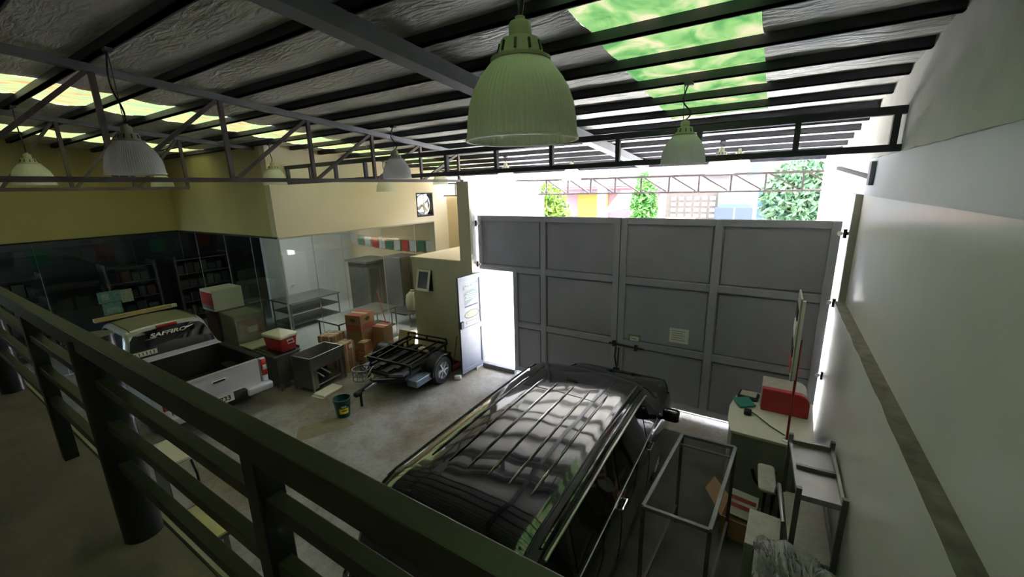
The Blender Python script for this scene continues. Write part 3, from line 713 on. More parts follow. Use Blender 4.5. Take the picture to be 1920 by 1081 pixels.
for i, (x, y, z, kd, lab) in enumerate(LAMPS):
    src = lampsrc if kd == 'g' else lampsrc2
    if first[kd]: o = src; first[kd] = False
    else: o = None
    if o is None:
        o = src.copy(); C.objects.link(o)
        for ch in list(src.children):
            if ch.name.split('.')[0] in ('chain', 'power_cord', 'ceiling_hook'): continue
            c2 = ch.copy(); C.objects.link(c2); c2.parent = o
    o.location = (x, y, z); o.rotation_euler = (0, 0, 0); o['label'] = lab; MAT4[o.name] = Matrix.Translation((x, y, z))
    top = roofz(y)-z - (.0 if i else -.0)
    if i == 0: links(o, .42, top)
    sw = .035 if i in (1, 6, 11, 12) else .012
    pts = [(sw*math.sin(3.1*u*PI)*(1-u)+sw*.6*math.sin(7*u), sw*.5*math.cos(5*u)-sw*.5, .42+(top-.42)*u) for u in [k_/14 for k_ in range(15)]]
    MB().tube(pts, .0075, 7).build('power_cord', 'black', o, local=True, smooth=True)
    if i in (1,):
        MB().tube([(-.02, 0, .42), (-.035, 0, top)], .004, 6).build('hanging_wire', 'steel', o, local=True)
    MB().cbox((pts[-1][0], pts[-1][1], top-.012), (.08, .05, .03)).build('ceiling_hook', 'steel', o, local=True)

# ================================================================ RAILING
t = thing('railing', 'dark painted steel railing along the mezzanine edge', 'railing', (-2.2, .41, 2.5))
YR = .41
MB().box(-13.8, .86, YR-.045, YR+.005, 3.415, 3.49).build('top_rail', 'rail', t, bevel=.004)
for z in (3.27, 3.08, 2.885): MB().box(-13.8, .86, YR-.02, YR+.02, z-.02, z+.02).build('cross_rail', 'rail', t, bevel=.003)
for x in (-1.0, -3.43, -6.5, -9.2, .25): MB().box(x-.032, x+.032, YR-.032, YR+.032, 2.5, 3.42).build('square_post', 'pipe', t, bevel=.004)
for x in (-2.32, -5.12, -8.0): 
    MB().lathe([(.07, 2.5), (.07, 3.46)], (x, YR+.012, 0), 32, cap=(False, True)).build('round_post', 'pipe', t, smooth=True)

# ================================================================ BLACK VEHICLE
def interp(tab, y):
    if y <= tab[0][0]: return tab[0][1:]
    for a, b in zip(tab, tab[1:]):
        if y <= b[0]:
            u = (y-a[0])/(b[0]-a[0]); return tuple(p+(q-p)*u for p, q in zip(a[1:], b[1:]))
    return tab[-1][1:]
def smoothpath(tab, n):
    ys_ = []
    for a, b in zip(tab, tab[1:]):
        m_ = max(1, int(round((b[0]-a[0])/n)))
        ys_ += [a[0]+(b[0]-a[0])*i/m_ for i in range(m_)]
    return ys_+[tab[-1][0]]
class Car:
    """lofted shell: prof = half section (x, z) bottom -> centre top; st = stations (y, ztop, width, bottom)"""
    def __init__(s, prof, st, zs, ztop): s.p = prof; s.st = st; s.zs = zs; s.zt = ztop
    def pt(s, u, y, off=0.):
        n = len(s.p)-1; u = max(0, min(n, u)); i = min(int(u), n-1); fr = u-i
        x = s.p[i][0]+(s.p[i+1][0]-s.p[i][0])*fr; z = s.p[i][1]+(s.p[i+1][1]-s.p[i][1])*fr
        zt, wd, zb_ = interp(s.st, y)
        if z > s.zs: z = s.zs+(z-s.zs)*(zt-s.zs)/(s.zt-s.zs)
        else: z = zb_+(z-s.p[0][1])*(s.zs-zb_)/(s.zs-s.p[0][1])
        if zt < s.zs+.12 and s.p[i][1] >= s.zs-.001:
            pass
        return Vector((x*wd, y, z))
    def npt(s, u, y, off):
        a = s.pt(u, y); du = s.pt(u+.05, y)-s.pt(u-.05, y); dy = s.pt(u, y+.03)-s.pt(u, y-.03)
        n = dy.cross(du)
        if n.length < 1e-9: n = Vector((0, 0, 1))
        n.normalize()
        if n.z < -.2 or n.x < -.3: n = -n
        return a+n*off
    def shell(s, step=.12, sub=3):
        ys_ = smoothpath(s.st, step); N_ = (len(s.p)-1)*sub; vs = []; fs = []
        for y in ys_:
            row = [s.pt(k_/sub, y) for k_ in range(N_+1)]
            full = row + [Vector((-p.x, p.y, p.z)) for p in reversed(row[:-1])]
            vs += full
        W = 2*N_+1
        for j in range(len(ys_)-1):
            for i in range(W-1): fs.append((j*W+i, j*W+i+1, (j+1)*W+i+1, (j+1)*W+i))
            fs.append((j*W+W-1, j*W, (j+1)*W, (j+1)*W+W-1))
        fs.append(tuple(range(W))); fs.append(tuple(reversed(range((len(ys_)-1)*W, len(ys_)*W))))
        return MB().add(vs, fs)
    def patch(s, u0, u1, y0, y1, off=.004, side=1, ny=10, nu=6, slant=(0, 0), both=False):
        """patch on the surface; slant shifts the y limits at the upper end"""
        vs = []
        for i in range(nu+1):
            u = u0+(u1-u0)*i/nu; f = i/nu; a = y0+slant[0]*f; b = y1+slant[1]*f
            for j in range(ny+1):
                p = s.npt(u, a+(b-a)*j/ny, off); p.x *= side; vs.append(p)
        return MB().add(vs, [(i*(ny+1)+j, i*(ny+1)+j+1, (i+1)*(ny+1)+j+1, (i+1)*(ny+1)+j) for i in range(nu) for j in range(ny)])
    def line(s, u, y0, y1, r=.008, off=.006, side=1, n=24, du=0):
        pts = []
        for j in range(n+1):
            p = s.npt(u+du*j/n, y0+(y1-y0)*j/n, off); p.x *= side; pts.append(p)
        return MB().tube(pts, r, 6)
def wheel(t, x, y, r, w_, side, rimm='alu'):
    tr = MB().lathe([(r*.62, -w_/2), (r*.93, -w_/2), (r, -w_*.35), (r, w_*.35), (r*.93, w_/2), (r*.62, w_/2)], (x, y, r), 36, 'X')
    tr.build('tyre', 'rubber', t, local=True, smooth=True)
    b = MB(); b.lathe([(r*.62, w_*.5), (r*.60, w_*.38), (r*.56, w_*.2), (r*.2, w_*.15)], (x, y, r), 36, 'X')
    if side < 0:
        for p in b.v: p.x = 2*x-p.x
    rim = b.build('rim', rimm, t, local=True, smooth=True)
    sp = MB()
    for k_ in range(6):
        a = 2*PI*k_/6
        sp.beam((x+side*w_*.38, y+r*.1*math.cos(a), r+r*.1*math.sin(a)), (x+side*w_*.42, y+r*.58*math.cos(a), r+r*.58*math.sin(a)), .03, r*.16, up=(1, 0, 0))
    sp.lathe([(0, w_*.46 if side > 0 else -w_*.46), (r*.16, w_*.44*side), (r*.17, w_*.2*side)], (x, y, r), 16, 'X')
    o = sp.build('spokes', rimm, rim, local=True, smooth=True)
prof = [(.80, .30), (.88, .38), (.90, .60), (.905, .85), (.885, .98), (.86, 1.06), (.80, 1.35), (.765, 1.56), (.745, 1.64), (.70, 1.705), (.62, 1.735), (.35, 1.765), (0, 1.775)]
ZS = 1.06
st = [(-2.36, 1.08, .90, .50), (-2.30, 1.14, .95, .42), (-2.22, 1.30, .98, .36), (-2.08, 1.60, 1.0, .32), (-1.98, 1.71, 1.0, .30), (-1.80, 1.75, 1.0, .30), (-.6, 1.775, 1.0, .30), (.45, 1.765, 1.0, .30), (.80, 1.72, .995, .30), (1.0, 1.61, .99, .30), (1.55, 1.20, .99, .30), (1.62, 1.17, .99, .30), (2.0, 1.14, .97, .32), (2.25, 1.09, .88, .38), (2.36, 1.065, .80, .45)]
CY = 3.87
suv = thing('black_van', 'large glossy black people carrier parked facing the grey gate', 'car', (-1.88, CY, 0), R_(.7))
car = Car(prof, st, ZS, 1.775)
body = car.shell(.10, 3)
body.build('body', 'blackp', suv, local=True, smooth=50)
rb = MB()
for x in (-.5, -.3, -.1, .1, .3, .5):
    pts = []
    for j in range(17):
        y = -1.55+1.75*j/16; u = 12-abs(x)/.35 if abs(x) < .35 else 11-(abs(x)-.35)/.27
        p = car.pt(u, y); p.x = x; p.z += .003; pts.append(p)
    rb.tube(pts, [.004]+[.012]*15+[.004], 8)
rb.build('roof_ribs', 'blackp', suv, local=True, smooth=True)
for s_ in (-1, 1):
    car.line(9.15, -1.95, .72, .010, .002, s_, 30).build('roof_ditch', 'black', suv, local=True, smooth=True)
    car.line(8.2, -1.85, .85, .011, .01, s_, 30).build('roof_rail', 'blackp', suv, local=True, smooth=True)
    wv = 'window_glass'
    car.patch(5.12, 6.85, .62, 1.30, .006, s_, slant=(-.02, -.52)).build(wv, 'darkglass', suv, local=True, smooth=True)
    car.patch(5.12, 6.85, -.42, .56, .006, s_, slant=(.02, -.02)).build(wv, 'darkglass', suv, local=True, smooth=True)
    car.patch(5.12, 6.85, -1.45, -.50, .006, s_, slant=(0, .0)).build(wv, 'darkglass', suv, local=True, smooth=True)
    car.patch(5.12, 6.85, -2.05, -1.53, .006, s_, slant=(.16, 0)).build(wv, 'darkglass', suv, local=True, smooth=True)
    car.line(5.02, -2.0, 1.30, .006, .008, s_, 40).build('sill_trim', 'dimtrim', suv, local=True, smooth=True)
    car.line(7.05, -1.85, .85, .012, .010, s_, 40).build('rain_visor', mat('visor_%d' % s_, (.42, .42, .36), .25, .3), suv, local=True, smooth=True)
    for y in (-.46, .59, 1.32):
        pass
    for y in (-.48, .60):
        p = [car.npt(u, y, .002) for u in (1, 2, 3, 4, 5)]
        for q in p: q.x *= s_
        MB().tube(p, .004, 5).build('door_seam', 'black', suv, local=True)
    for y in (-.36, .72):
        a = car.npt(4.0, y, .03); b = car.npt(4.0, y-.16, .03); m1 = car.npt(4.0, y, 0); m2 = car.npt(4.0, y-.16, 0)
        pts = [m1, a, b, m2]
        for q in pts: q.x *= s_
        MB().tube(pts, .012, 8).build('door_handle', 'chrome', suv, local=True, smooth=True)
    # mirror
    mb_ = MB(); mb_.rbox((s_*1.02, 1.16, 1.16), (.20, .12, .15), .04)
    mb_.beam((s_*.86, 1.18, 1.08), (s_*.98, 1.16, 1.12), .05, .04)
    mb_.build('wing_mirror', 'blackp', suv, local=True, smooth=50)
    # tail lamp
    car.patch(3.2, 7.2, -2.30, -2.12, .012, s_, ny=4, nu=8, slant=(.18, .14)).build('tail_lamp', 'redl', suv, local=True, smooth=True)
    for y in (-1.45, 1.42): wheel(suv, s_*.735, y, .31, .20, s_)
    car.patch(4.6, 5.4, 1.95, 2.28, .008, s_).build('head_lamp', 'chrome', suv, local=True, smooth=True)
# rear glass and windscreen
def across(y0f, y1f, u0=8.6, off=.006, n=14, cols=None):
    vs = []; N2 = 12
    for i in range(n+1):
        y = y0f+(y1f-y0f)*i/n
        for j in range(N2+1):
            f_ = j/N2*2-1; u = 12-(12-u0)*abs(f_); p = car.npt(u, y, off); p.x = abs(p.x)*(1 if f_ > 0 else -1); vs.append(p)
    return MB().add(vs, [(i*(N2+1)+j, i*(N2+1)+j+1, (i+1)*(N2+1)+j+1, (i+1)*(N2+1)+j) for i in range(n) for j in range(N2)])
across(-2.27, -2.04).build('rear_window', 'darkglass', suv, local=True, smooth=True)
across(.92, 1.54).build('windscreen', 'darkglass', suv, local=True, smooth=True)
MB().cbox((.02, .33, 1.782), (.14, .025, .012)).build('roof_antenna_base', 'black', suv, local=True, bevel=.004)
hb = MB(); 
for a, b in (((-.45, -.02), (.42, -.02)), ((.42, -.02), (.47, .62)), ((-.45, -.02), (-.5, .62))):
    pts = []
    for j in range(9):
        x = a[0]+(b[0]-a[0])*j/8; y = a[1]+(b[1]-a[1])*j/8; u = 12-abs(x)/.35 if abs(x) < .35 else 11-(abs(x)-.35)/.27
        p = car.pt(u, y); p.x = x; p.z += .001; pts.append(p)
    hb.tube(pts, .0035, 5)
hb.build('roof_seam', 'black', suv, local=True)
MB().cbox((0, -2.37, .55), (1.5, .12, .2)).build('rear_bumper', 'blackp', suv, local=True, bevel=.03)

# ================================================================ SILVER PICKUP
pk = thing('pickup_truck', 'silver double-cab pickup with open black-lined bed, seen from behind', 'car', (-8.02, 2.87, 0), PI/2)
pprof = [(.74, .34), (.80, .45), (.82, .7), (.82, .88), (.80, 1.0), (.755, 1.10), (.68, 1.38), (.64, 1.52), (.60, 1.585), (.53, 1.61), (.3, 1.635), (0, 1.645)]
pst = [(1.66, 1.05, 1.0, .34), (1.70, 1.2, 1.0, .34), (1.82, 1.48, 1.0, .34), (1.92, 1.60, 1.0, .34), (2.05, 1.635, 1.0, .34), (2.9, 1.645, 1.0, .34), (3.15, 1.60, 1.0, .34), (3.75, 1.12, .99, .34), (4.4, 1.04, .95, .36), (4.7, .99, .88, .42)]
cab = Car(pprof, pst, .99, 1.645)
cab.shell(.1, 3).build('cab', 'silverp', pk, local=True, smooth=50)
rf = cab; vs = []
def pacross(c, y0f, y1f, u0, top, off=.006, n=14, N2=14):
    vs = []
    for i in range(n+1):
        y = y0f+(y1f-y0f)*i/n
        for j in range(N2+1):
            f_ = j/N2*2-1; u = top-(top-u0)*abs(f_); p = c.npt(u, y, off); p.x = abs(p.x)*(1 if f_ > 0 else -1); vs.append(p)
    return MB().add(vs, [(i*(N2+1)+j, i*(N2+1)+j+1, (i+1)*(N2+1)+j+1, (i+1)*(N2+1)+j) for i in range(n) for j in range(N2)])
pacross(cab, 1.98, 3.0, 9.0, 11, .004).build('roof_panel', 'silverroof', pk, local=True, smooth=True)
for s_ in (-1, 1):
    cab.line(8.9, 1.93, 3.1, .008, .004, s_, 20).build('roof_ditch', 'black', pk, local=True, smooth=True)
    for a, b, sl in ((1.85, 2.4, (.16, 0)), (2.48, 3.45, (0, -.42))):
        cab.patch(5.15, 7.2, a, b, .006, s_, slant=sl).build('window_glass', 'darkglass', pk, local=True, smooth=True)
    wheel(pk, s_*.72, .85, .33, .22, s_); wheel(pk, s_*.72, 3.85, .33, .22, s_)
pacross(cab, 3.12, 3.74, 8.6, 11).build('windscreen', 'darkglass', pk, local=True, smooth=True)
# rear window: sits on the sloping cab back
def back(x, z):   # y of cab back at height z
    y_ = 1.70+(z-1.2)*(.12/.28) if z < 1.48 else 1.82+(z-1.48)*(.10/.12)
    return y_
rw = MB(); vs = []; NN = 16
outl = []
for f_ in range(NN+1): outl.append((-.70+1.4*f_/NN, 1.10))
tops = [(.66, 1.24), (.60, 1.44), (.53, 1.515), (.40, 1.545), (0, 1.56), (-.40, 1.545), (-.53, 1.515), (-.60, 1.44), (-.66, 1.24)]
pl = [(-.69, 1.10), (.69, 1.10)]+tops
rw.add([(x, back(x, z)-.035, z) for x, z in pl], [tuple(range(len(pl)))])
# triangulated fan for curvature
rwo = MB(); c0 = (0, back(0, 1.3)-.03, 1.3)
rwo.add([c0]+[(x, (1.665 if z < 1.15 else back(x, z)-.018), z) for x, z in pl], [(0, i+1, (i+1) % len(pl)+1) for i in range(len(pl))])
rwo.build('rear_window', 'darkglass', pk, local=True)
PM = MAT4[pk.name]
MB().rbox((0, 1.855, 1.585), (.34, .05, .05), .015).build('brake_lamp', 'redl', pk, local=True, smooth=50)
text('SAFFIRO', .10, 'wplast', pk, PM @ frame_mtx((-.03, 1.75, 1.46), (1, 0, 0), (0, .42, 1)), bold=.003, sx=1.55, shear=.3)
sk = MB(); FM = frame_mtx((-.46, 1.655, 1.19), (1, 0, 0), (0, .3, 1))
for i, hh in enumerate((.03, .045, .04, .045, .045, .04, .045)):
    sk.box(-.19+.055*i, -.148+.055*i, -hh, hh*.9, -.001, .001, FM)
sk.box(-.19, .19, .030, .045, -.001, .001, FM); sk.box(-.19, .17, -.045, -.030, -.001, .001, FM)
sk.build('window_sticker', 'wplast', pk, local=True)
sk = MB(); FM = frame_mtx((0, 1.75, 1.46), (1, 0, 0), (0, .42, 1))
sk.add([FM @ Vector(p) for p in ((-.42, -.055, 0), (-.22, -.050, 0), (-.24, -.038, 0))], [(0, 1, 2)]); sk.add([FM @ Vector(p) for p in ((.22, -.02, 0), (.28, .035, 0), (.42, .045, 0))], [(0, 1, 2)])
sk.build('swoosh_decal', 'wplast', pk, local=True)
# bed
bd = MB(); zb0, zt0 = .42, .985
for s_ in (-1, 1):
    bd.rbox((s_*.775, .83, (zb0+zt0)/2), (.11, 1.66, zt0-zb0), .03)
    bd.rbox((s_*.80, .86, .62), (.08, .9, .5), .03)
bd.box(-.75, .75, 1.60, 1.66, zb0, zt0+.03); bd.box(-.75, .75, .1, 1.62, .40, .46)
bd.build('bed', 'silverp', pk, local=True, smooth=40)
ln = MB()
ln.box(-.71, .71, .09, 1.60, .47, .49); ln.box(-.725, -.705, .09, 1.60, .47, zt0+.012); ln.box(.705, .725, .09, 1.60, .47, zt0+.012); ln.box(-.72, .72, 1.575, 1.60, .47, zt0+.035)
for s_ in (-1, 1): ln.box(s_*.775-.05, s_*.775+.05, .07, 1.62, zt0-.002, zt0+.018); ln.rbox((s_*.62, .85, .6), (.2, .75, .24), .05)
ln.build('bed_liner', 'liner', pk, local=True)
tg = MB(); tg.rbox((0, .045, .725), (1.40, .07, .50), .02); tg.box(-.66, .66, .0, .02, .52, .56)
tail = tg.build('tailgate', 'silverp', pk, local=True, smooth=40)
MB().cbox((0, .0, .83), (.24, .03, .055)).build('tailgate_handle', 'chrome', tail, local=True, bevel=.01)
MB().cbox((0, -.012, .835), (.18, .02, .03)).build('handle_recess', 'black', tail, local=True)
MB().cbox((0, .045, .98), (1.4, .075, .012)).build('tailgate_cap', 'silverp', tail, local=True)
for s_ in (-1, 1):
    l = MB().rbox((s_*.775, .03, .80), (.10, .09, .33), .02).build('tail_lamp', 'redl', pk, local=True, smooth=50)
    MB().rbox((s_*.775, -.01, .80), (.07, .04, .10), .012).build('reverse_lamp', 'wplast', l, local=True, smooth=50)
for s_ in (-1, 1): MB().rbox((s_*.60, -.06, .46), (.46, .17, .14), .04).build('rear_bumper', 'silverp', pk, local=True, smooth=50)
MB().rbox((0, -.045, .44), (.78, .14, .20), .03).build('bumper_step', 'liner', pk, local=True, smooth=50)
pt = MB().box(-.24, .14, -.135, -.118, .45, .59).build('number_plate', 'wplast', pk, local=True)
text('733', .12, 'black', pk, PM @ frame_mtx((.0, -.137, .52), (1, 0, 0), (0, 0, 1)), bold=.003)
# plank on the roof
t = thing('wooden_ladder_rail', 'pale wooden plank lying across the pickup roof', 'plank', (-10.9, 2.8, 1.66))
pb = MB(); pb.beam((-11.05, 2.12, 1.69), (-11.05, 3.36, 1.69), .12, .07); pb.build('plank', 'wood', t, bevel=.004)
MB().box(-11.1, -11.0, 3.36, 3.46, 1.66, 1.72).build('end_cap', 'wplast', t)
t.name = 'wooden_plank'; MAT4[t.name] = Matrix.Translation((-10.9, 2.8, 1.66))

# ================================================================ TRAILER
TR = (-6.50, 5.98, 0); tr = thing('utility_trailer', 'black two-wheel motorcycle trailer with its drawbar toward the bucket', 'trailer', TR, R_(4))
for s_ in (-1, 1):
    wheel(tr, s_*.77, 0, .305, .19, s_)
    b = MB(); n = 14; vs = []
    for k_ in range(n+1):
        a = PI*(-.02)+PI*1.04*k_/n; 
        for x, r in ((s_*.62, .36), (s_*.88, .36), (s_*.88, .335), (s_*.62, .335)): vs.append((x, r*math.cos(a), .30+r*math.sin(a)))
    b.add(vs, [(4*i+j, 4*i+(j+1) % 4, 4*i+4+(j+1) % 4, 4*i+4+j) for i in range(n) for j in range(4)]+[(0, 1, 2, 3), (4*n+3, 4*n+2, 4*n+1, 4*n)])
    b.box(s_*.62-.01, s_*.62+.01, -.42, .42, .30, .56)
    b.build('mudguard', 'trailer', tr, local=True, smooth=40)
MB().tube([(-.72, 0, .29), (.72, 0, .29)], .03).build('axle', 'trailer', tr, local=True)
fb = MB()
for s_ in (-1, 1): fb.beam((s_*.58, -.85, .40), (s_*.58, .62, .40), .05, .08)
for y in (-.85, -.45, .1, .62): fb.beam((-.6, y, .40), (.6, y, .40), .05, .06)
fb.beam((-.58, -.85, .40), (0, -1.12, .36), .05, .07); fb.beam((.58, -.85, .40), (0, -1.12, .36), .05, .07)
fb.build('chassis', 'trailer', tr, local=True, bevel=.004)
for x in (-.34, 0, .34):
    b = MB(); b.box(x-.13, x+.13, -.83, .62, .44, .452)
    b.box(x-.13, x-.12, -.83, .62, .45, .48); b.box(x+.12, x+.13, -.83, .62, .45, .48); b.build('wheel_channel', 'trailer', tr, local=True)
rk = MB()
zf, zr = .62, .66
def rz_(y): return zf+(zr-zf)*(y+.70)/1.25
for s_ in (-1, 1):
    rk.beam((s_*.56, -.70, zf), (s_*.56, .55, zr), .05, .045)
    for y in (-.66, 0, .5): rk.beam((s_*.56, y, .42), (s_*.56, y, rz_(y)), .035, .035)
    rk.beam((s_*.30, -.70, zf+.02), (s_*.36, .55, zr+.03), .035, .03); rk.beam((s_*.2, -.70, .5), (s_*.2, .55, .52), .10, .02)
for y in (-.70, -.05, .55): rk.beam((-.58, y, rz_(y)), (.58, y, rz_(y)), .045, .045)
for q_ in (-.56, 0, .56): rk.beam((q_, .55, zr), (q_, .55, zr+.10), .03, .03)
rk.beam((-.56, .55, zr+.1), (.56, .55, zr+.1), .03, .03)
rk.build('upper_rack', 'trailer', tr, local=True, bevel=.003)
MB().box(-.56, .56, -.82, .60, .425, .438).build('deck_sheet', 'trailer', tr, local=True)
MB().beam((0, -1.0, .36), (0, -1.50, .30), .06, .06).build('drawbar', 'trailer', tr, local=True, bevel=.005)
MB().beam((.06, -1.08, .35), (.06, -1.40, .31), .04, .04).build('drawbar_sleeve', 'alu', tr, local=True)
MB().rbox((0, -1.52, .28), (.10, .16, .09), .03).build('coupling', 'black', tr, local=True, smooth=50)
MB().tube([(.0, -1.46, .30), (.0, -1.46, .0)], .025).build('support_leg', 'black', tr, local=True)
MB().rbox((.44, -.72, .37), (.26, .48, .14), .02, rz=0).build('tool_box', 'toolbox', tr, local=True, bevel=.004)
ts = bpy.data.objects['tool_box']
place(ts, (.26, .16, -.06), R_(0))
wb = MB()
for z in (.42, .52, .62):
    wb.tube([(-.22+.17*math.cos(2*PI*i/24), -1.20+.17*math.sin(2*PI*i/24), z) for i in range(24)], .01, 6, True)
for k_ in range(10):
    a = 2*PI*k_/10; wb.tube([(-.22+.17*math.cos(a), -1.20+.17*math.sin(a), .42), (-.22+.17*math.cos(a), -1.20+.17*math.sin(a), .62)], .006, 5)
wb.tube([(-.22+.10*math.cos(2*PI*i/18), -1.20+.10*math.sin(2*PI*i/18), .5) for i in range(18)], .022, 6, True)
wb.build('wire_basket', mat('basket', (.16, .16, .17), .35, .7), tr, local=True, smooth=True)
b = MB(); b.tube([(-.05, -1.3, .36), (-.02, -1.22, .55), (.0, -1.1, .66), (-.03, -1.0, .60)], .014); b.tube([(.02, -1.35, .45), (.1, -1.2, .55), (.04, -1.1, .5), (.02, -1.35, .45)], .014)
b.build('winch_crank', 'chrome', tr, local=True, smooth=True)
for s_ in (-1, 1): MB().prism([(s_*.56, -.87, .46), (s_*.56, -.65, .46), (s_*.3, -1.0, .46)], (0, 0, .05)).build('corner_plate', mat('violet_grey_%d' % s_, (.16, .16, .24), .4, .3), tr, local=True)
TM = MAT4[tr.name]
def tw(x, y, z): return TM @ Vector((x, y, z))
tag(MB().rbox(tw(-.05, .44, .49), (.14, .09, .06), .02, rz=.5).build('plastic_cup', 'wplast', smooth=50), 'white crumpled cup lying in the trailer bed', 'cup')
tag(MB().rbox(tw(.1, .28, .515), (.35, .10, .06), .03, rz=-.25).build('rag', mat('rag_red', (.45, .22, .18), .8, vscale=14, col2=(.65, .62, .58)), smooth=50), 'red and white bundle on the rear bar of the trailer', 'cloth')

tag(MB().box(-6.9, -6.35, 5.15+1.75, 5.16+1.75, 0, .01).build('x', 'wood'), 'x', 'x'); bpy.data.objects.remove(bpy.data.objects['x'])
t = thing('plywood_sheet', 'pale plywood board leaning behind the trailer', 'board', (-7.55, 6.65, 0))
MB().cbox((-7.40, 6.66, .34), (.5, .03, .68), rz=.1, rx=R_(-20)).build('board', 'wood', t)
# mop leaning
t = thing('mop', 'mop with a thin red handle leaning on the glass behind the trailer', 'mop', (-7.9, 6.4, 0))
MB().tube([(-8.30, 6.98, .12), (-8.74, 7.04, 1.50)], .014).build('handle', mat('mop_red', (.5, .12, .10), .5), t, smooth=True)
MB().rbox((-8.28, 6.98, .07), (.2, .12, .14), .04).build('mop_head', 'sack', t, smooth=50)

# ================================================================ CARTONS
def carton(c, d, rz, label, style='plain', group='cardboard cartons by the glass', z0=0):
    t = thing('carton', label, 'box', (c[0], c[1], z0), rz, group)
    x, y, h = d[0]/2, d[1]/2, d[2]
    MB().box(-x, x, -y, y, 0, h).build('box_body', 'carton', t, local=True, bevel=.005)
    MB().box(-x, x, -.025, .025, h, h+.003).build('tape', 'strap', t, local=True)
    pr = MB()
    if style in ('red', 'redtop'):
        for q in (-1, 1): pr.box(-x*.96, x*.96, q*y*.55-y*.22, q*y*.55+y*.22, h, h+.002)
    if style == 'red':
        for i in range(4):
            z = h*.12+i*h*.085
            pr.box(-x*.85, x*.85, -y-.002, -y, z, z+h*.06); pr.box(x, x+.002, -y*.85, y*.85, z, z+h*.06)
            pr.box(-x-.002, -x, -y*.8, y*.8, h*.5+z*.7, h*.5+z*.7+h*.05)
    if style == 'redpanel':
        pr.box(-x*.9, x*.9, -y-.002, -y, h*.12, h*.88); pr.box(x, x+.002, -y*.9, y*.1, h*.12, h*.88)
    if style == 'rows':
        for i in range(3): pr.box(-x*.8, x*.8, -y-.002, -y, h*(.2+.25*i), h*(.28+.25*i)); pr.box(x, x+.002, -y*.8, y*.8, h*(.2+.25*i), h*(.28+.25*i))
    if pr.v: pr.build('print', 'cartonr', t, local=True)
    if style == 'red':
        e = MB(); n = 18; e.add([(.0+x*.35*math.cos(2*PI*i/n), -y-.0025, h*.72+h*.12*math.sin(2*PI*i/n)) for i in range(n)], [tuple(range(n))]); e.build('emblem', 'cartond', t, local=True)
        e = MB(); e.add([(x+.0025, y*.35*math.cos(2*PI*i/n), h*.72+h*.12*math.sin(2*PI*i/n)) for i in range(n)], [tuple(range(n))]); e.build('emblem', 'cartond', t, local=True)
    if style in ('strap', 'redpanel', 'straplabel'):
        s_ = MB()
        for q in (-.5, .5):
            s_.box(x*q-.012, x*q+.012, -y-.004, y+.004, -.0, h+.004); s_.box(-x-.004, x+.004, y*q-.012, y*q+.012, 0, h+.004)
        s_.build('strapping', 'strap', t, local=True)
    if style in ('straplabel', 'redpanel'): MB().box(x+.004, x+.006, -.02, .1, h*.3, h*.75).build('shipping_label', 'paper', t, local=True)
    return t
th = .385
c0 = (-8.33, 6.12)
carton(c0, (.44, .52, .37), R_(14), 'plain carton at the bottom of the tallest stack', 'rows')
carton(c0, (.44, .52, .37), R_(14), 'plain carton in the middle of the tallest stack', 'plain', z0=.376)
carton(c0, (.44, .52, .42), R_(14), 'red-printed carton topping the tallest stack', 'red', z0=.752)
carton((-8.10, 5.44), (.30, .34, .24), R_(14), 'strapped carton at the bottom of the short front stack', 'strap')
carton((-8.10, 5.44), (.30, .34, .24), R_(14), 'strapped carton in the middle of the short front stack', 'strap', z0=.245)
carton((-8.10, 5.44), (.30, .34, .20), R_(14), 'red carton with a white label topping the short front stack', 'redpanel', z0=.49)
carton((-8.52, 5.42), (.30, .34, .33), R_(14), 'carton at the foot of the stack beside the sink', 'plain')
carton((-8.52, 5.42), (.30, .34, .33), R_(14), 'carton second in the stack beside the sink', 'plain', z0=.335)
carton((-8.50, 5.42), (.40, .44, .16), R_(20), 'flat strapped carton topping the stack beside the sink', 'strap', z0=.67)
carton((-7.91, 5.86), (.20, .28, .36), R_(14), 'lower red-brown carton in front of the tallest stack', 'rows')
carton((-7.91, 5.86), (.19, .26, .24), R_(14), 'dark red-brown carton on the one in front of the tallest stack', 'rows', z0=.365)
carton((-7.95, 6.45), (.34, .34, .40), R_(10), 'carton under the red-topped one right of the tallest stack', 'plain')
carton((-7.95, 6.45), (.34, .34, .42), R_(10), 'red-topped carton right of the tallest stack', 'redtop', z0=.405)
carton((-7.60, 5.85), (.30, .38, .34), R_(14), 'low yellowish carton between the stack and the trailer', 'strap')
# ================================================================ COOLER, TABLES, SINK
t = thing('steel_counter', 'stainless cabinet under the red cooler', 'table', (-8.7, 4.3, 0))
MB().box(-9.15, -8.38, 4.03, 4.60, .74, .77).build('countertop', 'stain', t, bevel=.005)
MB().box(-9.12, -8.41, 4.08, 4.58, .14, .74).build('cabinet_body', 'staind', t)
for x in (-9.1, -8.42):
    for y in (4.1, 4.55): MB().box(x-.025, x+.025, y-.025, y+.025, 0, .14).build('leg', 'stain', t)
MB().box(-9.15, -8.45, 4.6, 4.62, .77, .83).build('splash_rim', 'staind', t)
t = thing('black_tray', 'black tray with a metal bar under the red cooler', 'tray', (-8.8, 4.25, .77))
MB().rbox((-8.78, 4.32, .785), (.72, .42, .028), .03).build('tray_body', 'black', t); MB().tube([(-9.15, 4.1, .79), (-8.5, 4.09, .79)], .012).build('bar', 'stain', t, smooth=True)
t = thing('cooler_box', 'red ice cooler with a cream lid on the steel counter', 'cooler', (-8.66, 4.35, .80), R_(6))
CS = 1.06
MB().rbox((0, 0, .15), (.60, .38, .30), .05, taper=.88).build('cooler_body', 'red', t, local=True, smooth=50)
MB().rbox((0, 0, .335), (.64, .42, .075), .05).build('lid', 'lidc', t, local=True, smooth=50)
